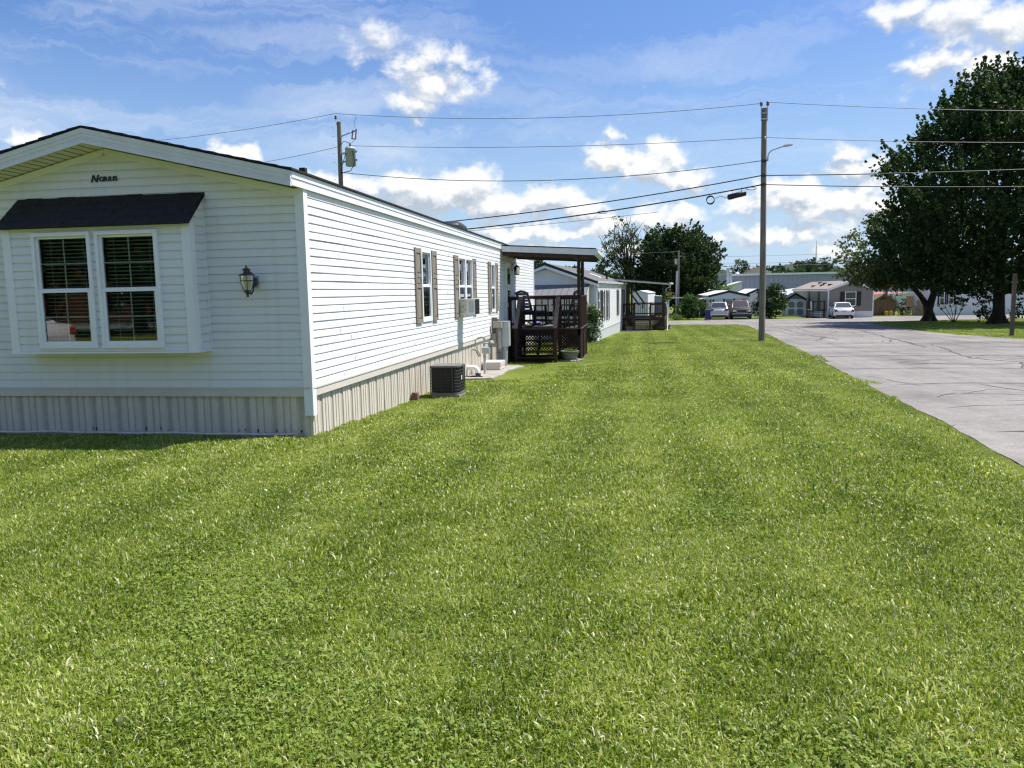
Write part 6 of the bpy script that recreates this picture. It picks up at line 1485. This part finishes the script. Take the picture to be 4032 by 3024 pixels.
def blade_patch(name, size, n, hmin, hmax, w, lean, rng, coarse=0, clover=0):
    p = (rng.random((n, 2))-.5)*size
    ph = rng.random(n)*2*np.pi; h = hmin+(hmax-hmin)*rng.random(n)**1.3; ln = lean*rng.random(n)**.8; wd = w*(.6+.8*rng.random(n))
    if coarse: k = rng.random(n) < coarse; h = np.where(k, h*1.5, h); wd = np.where(k, wd*2.0, wd)
    d = np.stack([np.cos(ph), np.sin(ph)], 1); q = np.stack([-d[:, 1], d[:, 0]], 1)
    tw = rng.normal(size=(n, 1))*.5; q = q*np.cos(tw)+d*np.sin(tw)
    def P(f, side, wf):
        xy = p+d*(h*np.sin(ln)*f**1.6)[:, None]+q*(wd*side*wf*.5)[:, None]
        z = h*np.cos(ln*f)*f
        return np.concatenate([xy, z[:, None]], 1)
    V = np.stack([P(0, 1, .8), P(0, -1, .8), P(.55, 1, 1), P(.55, -1, 1), P(1, 0, 0)], 1).reshape(-1, 3)
    i = np.arange(n)*5
    T = np.concatenate([np.stack([i, i+1, i+3], 1), np.stack([i, i+3, i+2], 1), np.stack([i+2, i+3, i+4], 1)])
    r = np.repeat(rng.random(n), 5)
    o = tri_mesh(name, V, T, M['blade'], 'none', r); GL.objects.link(o); return o
def clover_patch(name, size, n, rng):
    p = (rng.random((n, 2))-.5)*size; h = .016+.022*rng.random(n); Vs = []; Ts = []; rs = []
    k6 = np.arange(6)*np.pi/3
    for i in range(n):
        a0 = rng.random()*6.28; s = .0028+.0032*rng.random(); tilt = rng.normal(size=2)*.35; rr = rng.random()
        for k in range(3):
            a = a0+k*2.094; c = np.array([p[i, 0]+math.cos(a)*s*.95, p[i, 1]+math.sin(a)*s*.95])
            X = c[0]+np.cos(k6)*s*.9; Y = c[1]+np.sin(k6)*s*.9
            Z = h[i]+(X-p[i, 0])*tilt[0]+(Y-p[i, 1])*tilt[1]
            b = len(Vs)*6; Vs.append(np.stack([X, Y, Z], 1)); Ts += [(b, b+1, b+2), (b, b+2, b+3), (b, b+3, b+4), (b, b+4, b+5)]; rs.append(np.full(6, rr))
    o = tri_mesh(name, np.concatenate(Vs), np.array(Ts), M['clover'], 'none', np.concatenate(rs)); GL.objects.link(o)
g = np.random.default_rng(5)
#   index 0-4 near, 5-7 mid, 8-9 far, 10-11 coarse pale clumps, 12-13 clover  (the collection is sorted by name)
for i in range(5): blade_patch('tuft_a%d' % i, .50, 2700, .016, .038, .0042, 1.35, g, coarse=.05)
for i in range(3): blade_patch('tuft_b%d' % i, 1.0, 4600, .018, .042, .0062, 1.25, g, coarse=.05)
for i in range(2): blade_patch('tuft_c%d' % i, 2.0, 5200, .020, .044, .013, 1.2, g)
for i in range(2): blade_patch('tuft_d%d' % i, .45, 340, .034, .066, .0075, 1.25, g)
for i in range(2): clover_patch('tuft_e%d' % i, .5, 300, g)
PT = []
def blocked(x, y, r=0.0):
    if in_poly(x, y, ROAD): return True
    if X1-W1-.1 < x < X1+.03 and Y1-.02 < y < Y1+L1: return True
    if x < X1+.95 and 17.3 < y < 21.7 and x > X1-.1: return True
    if DX0 < x < DX1+.05 and 23.2 < y < DY1: return True
    if 36 < y < 54 and x < -1.9+.0741*(y-37.65)+.05 and y > 37.6: return True
    if -1.2 < x < 2.0 and 50.2 < y < 55: return True
    if -3.78 < x < -3.1 and 13.7 < y < 14.3: return True
    return False
def fov(x, y, m=.6): return y > 1.6 and -0.86*y-m < x < .56*y+m+.3
def scatter(idx, size, y0, y1, step, jitter=.35, prob=lambda x, y: 1, sc=(.85, 1.2), inset=0):
    y = y0
    while y < y1:
        x = -.86*y-1
        while x < .60*y+1.5:
            px_, py_ = x+g.uniform(-jitter, jitter)*step, y+g.uniform(-jitter, jitter)*step
            if fov(px_, py_, size) and g.random() < prob(px_, py_) and not blocked(px_, py_):
                hs = size*.5*.85
                if inset and any(blocked(px_+dx*hs, py_+dy*hs) for dx in (-1, 1) for dy in (-1, 1)):
                    x += step; continue
                PT.append((px_, py_, gz(py_), g.choice(idx), g.integers(4)*math.pi/2+g.uniform(-.2, .2), g.uniform(*sc)))
            x += step
        y += step
nz = lambda x, y, s, o: math.sin(x*s+o)*math.sin(y*s*1.13+o*2)+.5*math.sin(x*s*2.3+y*s*1.7+o*3)
A, B_, C_, DD, EE = [0,1,2,3,4], [5,6,7], [8,9], [10,11], [12,13]
scatter(A, .5, 1.7, 6.6, .33, inset=0)
scatter(B_, 1.0, 5.6, 16, .56, inset=1); scatter(A, .5, 6.4, 16, .42, prob=lambda x, y: .55 if (x > .33*y-.6 or x < -3.2) else .0, inset=1)
scatter(C_, 2.0, 13.5, 64, 1.05, inset=1); scatter(B_, 1.0, 15, 62, .8, prob=lambda x, y: 1 if abs(x-np.interp(y, [p[1] for p in EDGE[:13]], [p[0] for p in EDGE[:13]])) < 1.3 or x < X1+1.4 else .0, inset=1)
scatter(DD, .45, 1.8, 9, .26, prob=lambda x, y: max(0, min(.8, (nz(x, y, 1.5, 1.0)-.35)*1.2)), sc=(.7, 1.15))
scatter(DD, .45, 4, 22, .5, prob=lambda x, y: .7 if abs(x-np.interp(y, [p[1] for p in EDGE[:13]], [p[0] for p in EDGE[:13]])+.45) < .22 else .0, sc=(.7, 1.1))
scatter(EE, .5, 1.7, 6.5, .27, prob=lambda x, y: max(.0, min(.6, (nz(x, y, 1.25, 4.1)-.5)*.7 + (.7 if (x < -.5*y+.6 and y < 3.3) else 0) + (.2 if y < 2.9 else 0))))
ex_, ey_ = [p[0] for p in EDGE[:13]], [p[1] for p in EDGE[:13]]
y = 4.5
while y < 58:                                         # ragged fringe where the lawn meets the road
    for off in ((.05, .16, .30) if y < 20 else (.10, .28)):
        x = float(np.interp(y, ey_, ex_))-off+g.uniform(-.06, .05); PT.append((x, y, gz(y), g.choice(A if y < 16 else B_), g.uniform(0, 6.28), g.uniform(.30, .45) if y < 16 else g.uniform(.22, .34)))
    y += .12 if y < 20 else .25
y = Y1+.1
while y < 36:                                         # untrimmed grass along the foot of the skirting
    if not 17.3 < y < 21.8 and not (23.2 < y < 27.5): PT.append((X1+.10+g.uniform(0, .08), y, gz(y), g.choice(DD if g.random() < .4 else A), g.uniform(0, 6.28), g.uniform(.35, .55)))
    y += .16
for k in range(46): x = X1-k*.11; PT.append((x, Y1-.16+g.uniform(-.04, .03), gz(Y1), g.choice(DD if g.random() < .4 else A), g.uniform(0, 6.28), g.uniform(.35, .55)))
PT = np.array(PT)
me = bpy.data.meshes.new('grass'); me.vertices.add(len(PT)); me.vertices.foreach_set('co', PT[:, :3].astype(np.float32).ravel())
a = me.attributes.new('tuft', 'INT', 'POINT'); a.data.foreach_set('value', PT[:, 3].astype(np.int32))
rv = np.zeros((len(PT), 3), np.float32); rv[:, 2] = PT[:, 4]; rv[:, 0] = -.02
a = me.attributes.new('turn', 'FLOAT_VECTOR', 'POINT'); a.data.foreach_set('vector', rv.ravel())
a = me.attributes.new('size', 'FLOAT', 'POINT'); a.data.foreach_set('value', PT[:, 5].astype(np.float32))
go = link(bpy.data.objects.new('grass', me)); tag(go, 'mown lawn grass with clover and paler coarse tufts', 'grass', kind='stuff')
ng = bpy.data.node_groups.new('grass_scatter', 'GeometryNodeTree')
ng.interface.new_socket('Geometry', in_out='INPUT', socket_type='NodeSocketGeometry'); ng.interface.new_socket('Geometry', in_out='OUTPUT', socket_type='NodeSocketGeometry')
N = ng.nodes; gi = N.new('NodeGroupInput'); gout = N.new('NodeGroupOutput'); ip = N.new('GeometryNodeInstanceOnPoints'); ci = N.new('GeometryNodeCollectionInfo')
ci.inputs['Collection'].default_value = GL; ci.inputs['Separate Children'].default_value = True; ci.inputs['Reset Children'].default_value = True
def na(nm, ty): x = N.new('GeometryNodeInputNamedAttribute'); x.data_type = ty; x.inputs['Name'].default_value = nm; return x.outputs['Attribute']
ng.links.new(gi.outputs[0], ip.inputs['Points']); ng.links.new(ci.outputs[0], ip.inputs['Instance']); ip.inputs['Pick Instance'].default_value = True
ng.links.new(na('tuft', 'INT'), ip.inputs['Instance Index']); e2r = N.new('FunctionNodeEulerToRotation'); ng.links.new(na('turn', 'FLOAT_VECTOR'), e2r.inputs[0]); ng.links.new(e2r.outputs[0], ip.inputs['Rotation']); ng.links.new(na('size', 'FLOAT'), ip.inputs['Scale'])
ng.links.new(ip.outputs[0], gout.inputs[0])
md = go.modifiers.new('scatter', 'NODES'); md.node_group = ng
print('grass points', len(PT))
CLOUDS = [(-18.1, 16.7, 2.39, 1.43, 0.62), (-15.5, 15.4, 2.73, 1.54, 0.66), (-13.5, 14.3, 2.56, 1.71, 0.72), (-12.2, 15.9, 1.37, 1.02, 0.6), (-15.9, 13.1, 2.05, 0.96, 0.5), (-1.4, 9.2, 2.56, 1.09, 0.8), (1.2, 8.6, 2.56, 1.43, 0.86), (3.4, 7.7, 2.05, 0.89, 0.66), (-17.0, 7.6, 2.56, 1.02, 0.82), (-12.1, 7.5, 2.22, 1.3, 0.95), (-14.7, 6.9, 4.44, 1.3, 0.85), (-6.4, 6.6, 2.56, 1.09, 0.85), (-9.8, 6.4, 3.75, 1.02, 0.8), (-3.8, 5.9, 2.05, 0.85, 0.7), (-8.5, 4.4, 3.75, 0.82, 0.75), (-4.4, 4.3, 2.05, 0.61, 0.6), (-9.2, 3.1, 4.44, 0.55, 0.65), (-1.5, 4.9, 2.39, 0.85, 0.6), (1.8, 5.1, 2.73, 1.02, 0.7), (-0.8, 2.9, 3.07, 0.61, 0.55), (7.2, 5.8, 2.05, 0.96, 0.62), (10.2, 6.1, 2.73, 1.09, 0.8), (12.9, 5.5, 2.73, 1.19, 0.8), (14.5, 7.5, 2.39, 0.96, 0.66), (15.4, 5.9, 2.05, 1.37, 0.7), (10.3, 3.8, 4.1, 0.96, 0.62), (7.2, 3.3, 2.73, 0.55, 0.5), (12.9, 2.5, 2.39, 0.55, 0.5), (16.8, 16.6, 2.05, 0.96, 0.7), (19.7, 16.1, 2.73, 1.37, 0.85), (22.2, 15.2, 2.73, 1.54, 0.8), (19.1, 13.3, 2.05, 0.96, 0.66), (21.8, 12.7, 2.39, 1.19, 0.75), (14.2, 8.8, 1.09, 0.61, 0.66), (-1.6, 10.9, 0.75, 0.48, 0.45), (-22.2, 7.8, 2.05, 0.75, 0.7), (-28.1, 9.6, 1.54, 0.61, 0.8), (-40.1, 9.6, 1.71, 0.61, 0.6)]
CLOUDS += [(-75, 14, 9, 4, .8), (-110, 9, 12, 4, .8), (70, 12, 10, 4, .8), (110, 15, 9, 5, .8), (150, 10, 14, 5, .8), (-150, 12, 12, 5, .8), (175, 30, 10, 6, .7)]
CLOUDS = [(a, b, c*1.12, d*1.15, w*1.12+(.14 if b < 14 else (-.06 if a > 15 else .02))) for a, b, c, d, w in CLOUDS]
SKYV, CLOUDW, SKYS, EXPO = 1.0, 5.2, .115, .80
# ================================================================ camera
CAM_X = Vector((0.98747, 0.15669, -0.01867)); CAM_Y = Vector((0.0, 0.11824, 0.99299)); CAM_Z = Vector((0.15780, -0.98054, 0.11676))
cam = bpy.data.cameras.new('camera'); co_ = bpy.data.objects.new('camera', cam); COL.objects.link(co_); SC.camera = co_
m4 = Matrix((CAM_X, CAM_Y, CAM_Z)).transposed().to_4x4(); m4.translation = (0, 0, 1.6); co_.matrix_world = m4
cam.sensor_width = 36; cam.lens = 36*3060/4032; cam.clip_start = .05; cam.clip_end = 6000
# ================================================================ sun and sky
SUN_EL, SUN_AZ = R_(62), R_(24)                       # azimuth counted from +x towards +y
sv = Vector((math.cos(SUN_EL)*math.cos(SUN_AZ), math.cos(SUN_EL)*math.sin(SUN_AZ), math.sin(SUN_EL)))
su = bpy.data.lights.new('sun', 'SUN'); su.energy = 4.7; su.angle = R_(.53); su.color = (1, .95, .875)
so_ = bpy.data.objects.new('sun', su); COL.objects.link(so_); so_.rotation_euler = sv.to_track_quat('Z', 'Y').to_euler(); so_.location = sv*60
w = bpy.data.worlds.new('World'); SC.world = w; w.use_nodes = True; t = NT(w.node_tree); bg = w.node_tree.nodes['Background']
sky = t.n('ShaderNodeTexSky'); sky.sky_type = 'NISHITA'; sky.sun_disc = False; sky.sun_elevation = SUN_EL; sky.sun_rotation = R_(90)-SUN_AZ; sky.altitude = 200; sky.air_density = 1.0; sky.dust_density = .6; sky.ozone_density = 1.6
dirv = t.vmath('NORMALIZE', t.n('ShaderNodeTexCoord').outputs['Generated'])
sx = t.n('ShaderNodeSeparateXYZ'); t.L.new(dirv, sx.inputs[0])
az = t.math('MULTIPLY', t.math('ARCTAN2', sx.outputs[0], sx.outputs[1]), 57.2958); el = t.math('MULTIPLY', t.math('ARCSINE', sx.outputs[2]), 57.2958)
cb = t.n('ShaderNodeCombineXYZ'); t.L.new(az, cb.inputs[0]); t.L.new(el, cb.inputs[1]); P2d = cb.outputs[0]
# cumulus: (azimuth, elevation, radius az, radius el, weight) in degrees, as the sky stood that day
CL = CLOUDS
def density(p):
    """soft masks round each cloud plus fractal billows"""
    tot = None
    for a_, e_, ra, re, wt in CL:
        d = t.vmath('MULTIPLY', t.vmath('SUBTRACT', p, (a_, e_, 0)), (1/ra, 1/re, 0))
        q = t.math('MULTIPLY', t.math('EXPONENT', t.math('MULTIPLY', t.vmath('DOT_PRODUCT', d, d), -1.0)), wt)
        tot = q if tot is None else t.math('MAXIMUM', tot, q)
    return tot
wrp = t.vmath('MULTIPLY', t.vmath('SUBTRACT', t.noise(P2d, .55, 3, .6, out='Color'), (.5, .5, .5)), (3.0, 2.2, 0))
Pw = t.vmath('ADD', P2d, wrp)
st = lambda p: t.stretch(p, (1, 1.35, 1))
nA = t.noise(st(P2d), .42, 9, .58, .25)
nB = t.noise(st(t.vmath('ADD', P2d, (.25, .85, 0))), .42, 9, .58, .25)
base = density(Pw)
dens = t.math('ADD', base, t.math('MULTIPLY', t.math('SUBTRACT', nA, .5), 1.7))
alpha = t.mapr(dens, .36, .62, 0, 1)
x_ = t.n('ShaderNodeMapRange'); x_.interpolation_type = 'SMOOTHSTEP'; t.set(x_.inputs[0], dens); x_.inputs[1].default_value = .22; x_.inputs[2].default_value = .82; alpha = x_.outputs[0]
base2 = density(t.vmath('ADD', Pw, (.2, .75, 0)))
alpha = t.math('MULTIPLY', alpha, t.mapr(el, 14, 21, 1, .72))
relief = t.math('ADD', t.math('ADD', t.math('MULTIPLY', t.math('SUBTRACT', nA, nB), 2.6), t.math('MULTIPLY', t.math('SUBTRACT', base, base2), 1.3)), .52)
core = t.mapr(dens, .7, 1.3, 0, .12)
lum = t.math('SUBTRACT', relief, core, clamp=True)
ccol = t.ramp(lum, [(.12, (.50, .57, .67)), (.42, (.70, .745, .81)), (.66, (.90, .92, .94)), (.85, (1.03, 1.03, 1.02))])
# thin high streaks
cir = t.noise(t.stretch(t.vmath('ADD', P2d, wrp), (.04, .30, 1)), 1.0, 8, .62, .7)
cirm = t.noise(P2d, .045, 2)
cirA = t.math('MULTIPLY', t.mapr(cir, .45, .78, 0, .62), t.mapr(cirm, .35, .6, .35, 1))
haze = t.mapr(el, -1, 17, .85, 0)
SKYK = 1.0
skyc = t.n('ShaderNodeHueSaturation'); t.L.new(sky.outputs[0], skyc.inputs['Color']); skyc.inputs['Saturation'].default_value = 1.26; skyc.inputs['Hue'].default_value = .512; t.set(skyc.inputs['Value'], t.mapr(el, 0, 28, .60, .90))
CW = CLOUDW
def sc3(c): return tuple(v*CW for v in c)
scv = t.n('ShaderNodeVectorMath', operation='SCALE'); t.L.new(ccol, scv.inputs[0]); scv.inputs['Scale'].default_value = CW
c1 = t.mix(haze, skyc.outputs[0], sc3((.46, .66, .96)))
c1 = t.mix(cirA, c1, sc3((.86, .92, 1.0)))
c2 = t.mix(alpha, c1, scv.outputs[0])
t.L.new(c2, bg.inputs['Color']); bg.inputs['Strength'].default_value = SKYS
# ================================================================ render settings
SC.render.engine = 'CYCLES'; cy = SC.cycles; cy.use_denoising = True; cy.denoising_input_passes = 'RGB_ALBEDO_NORMAL'; cy.denoising_prefilter = 'ACCURATE'; cy.pixel_filter_type = 'BLACKMAN_HARRIS'; cy.filter_width = 1.3; cy.denoiser = 'OPENIMAGEDENOISE'
cy.max_bounces = 6; cy.diffuse_bounces = 3; cy.glossy_bounces = 3; cy.transmission_bounces = 4; cy.transparent_max_bounces = 8; cy.sample_clamp_indirect = 6
cy.caustics_reflective = False; cy.caustics_refractive = False
vs_ = SC.view_settings; vs_.view_transform = 'Standard'; vs_.look = 'None'; vs_.exposure = EXPO; vs_.gamma = 1
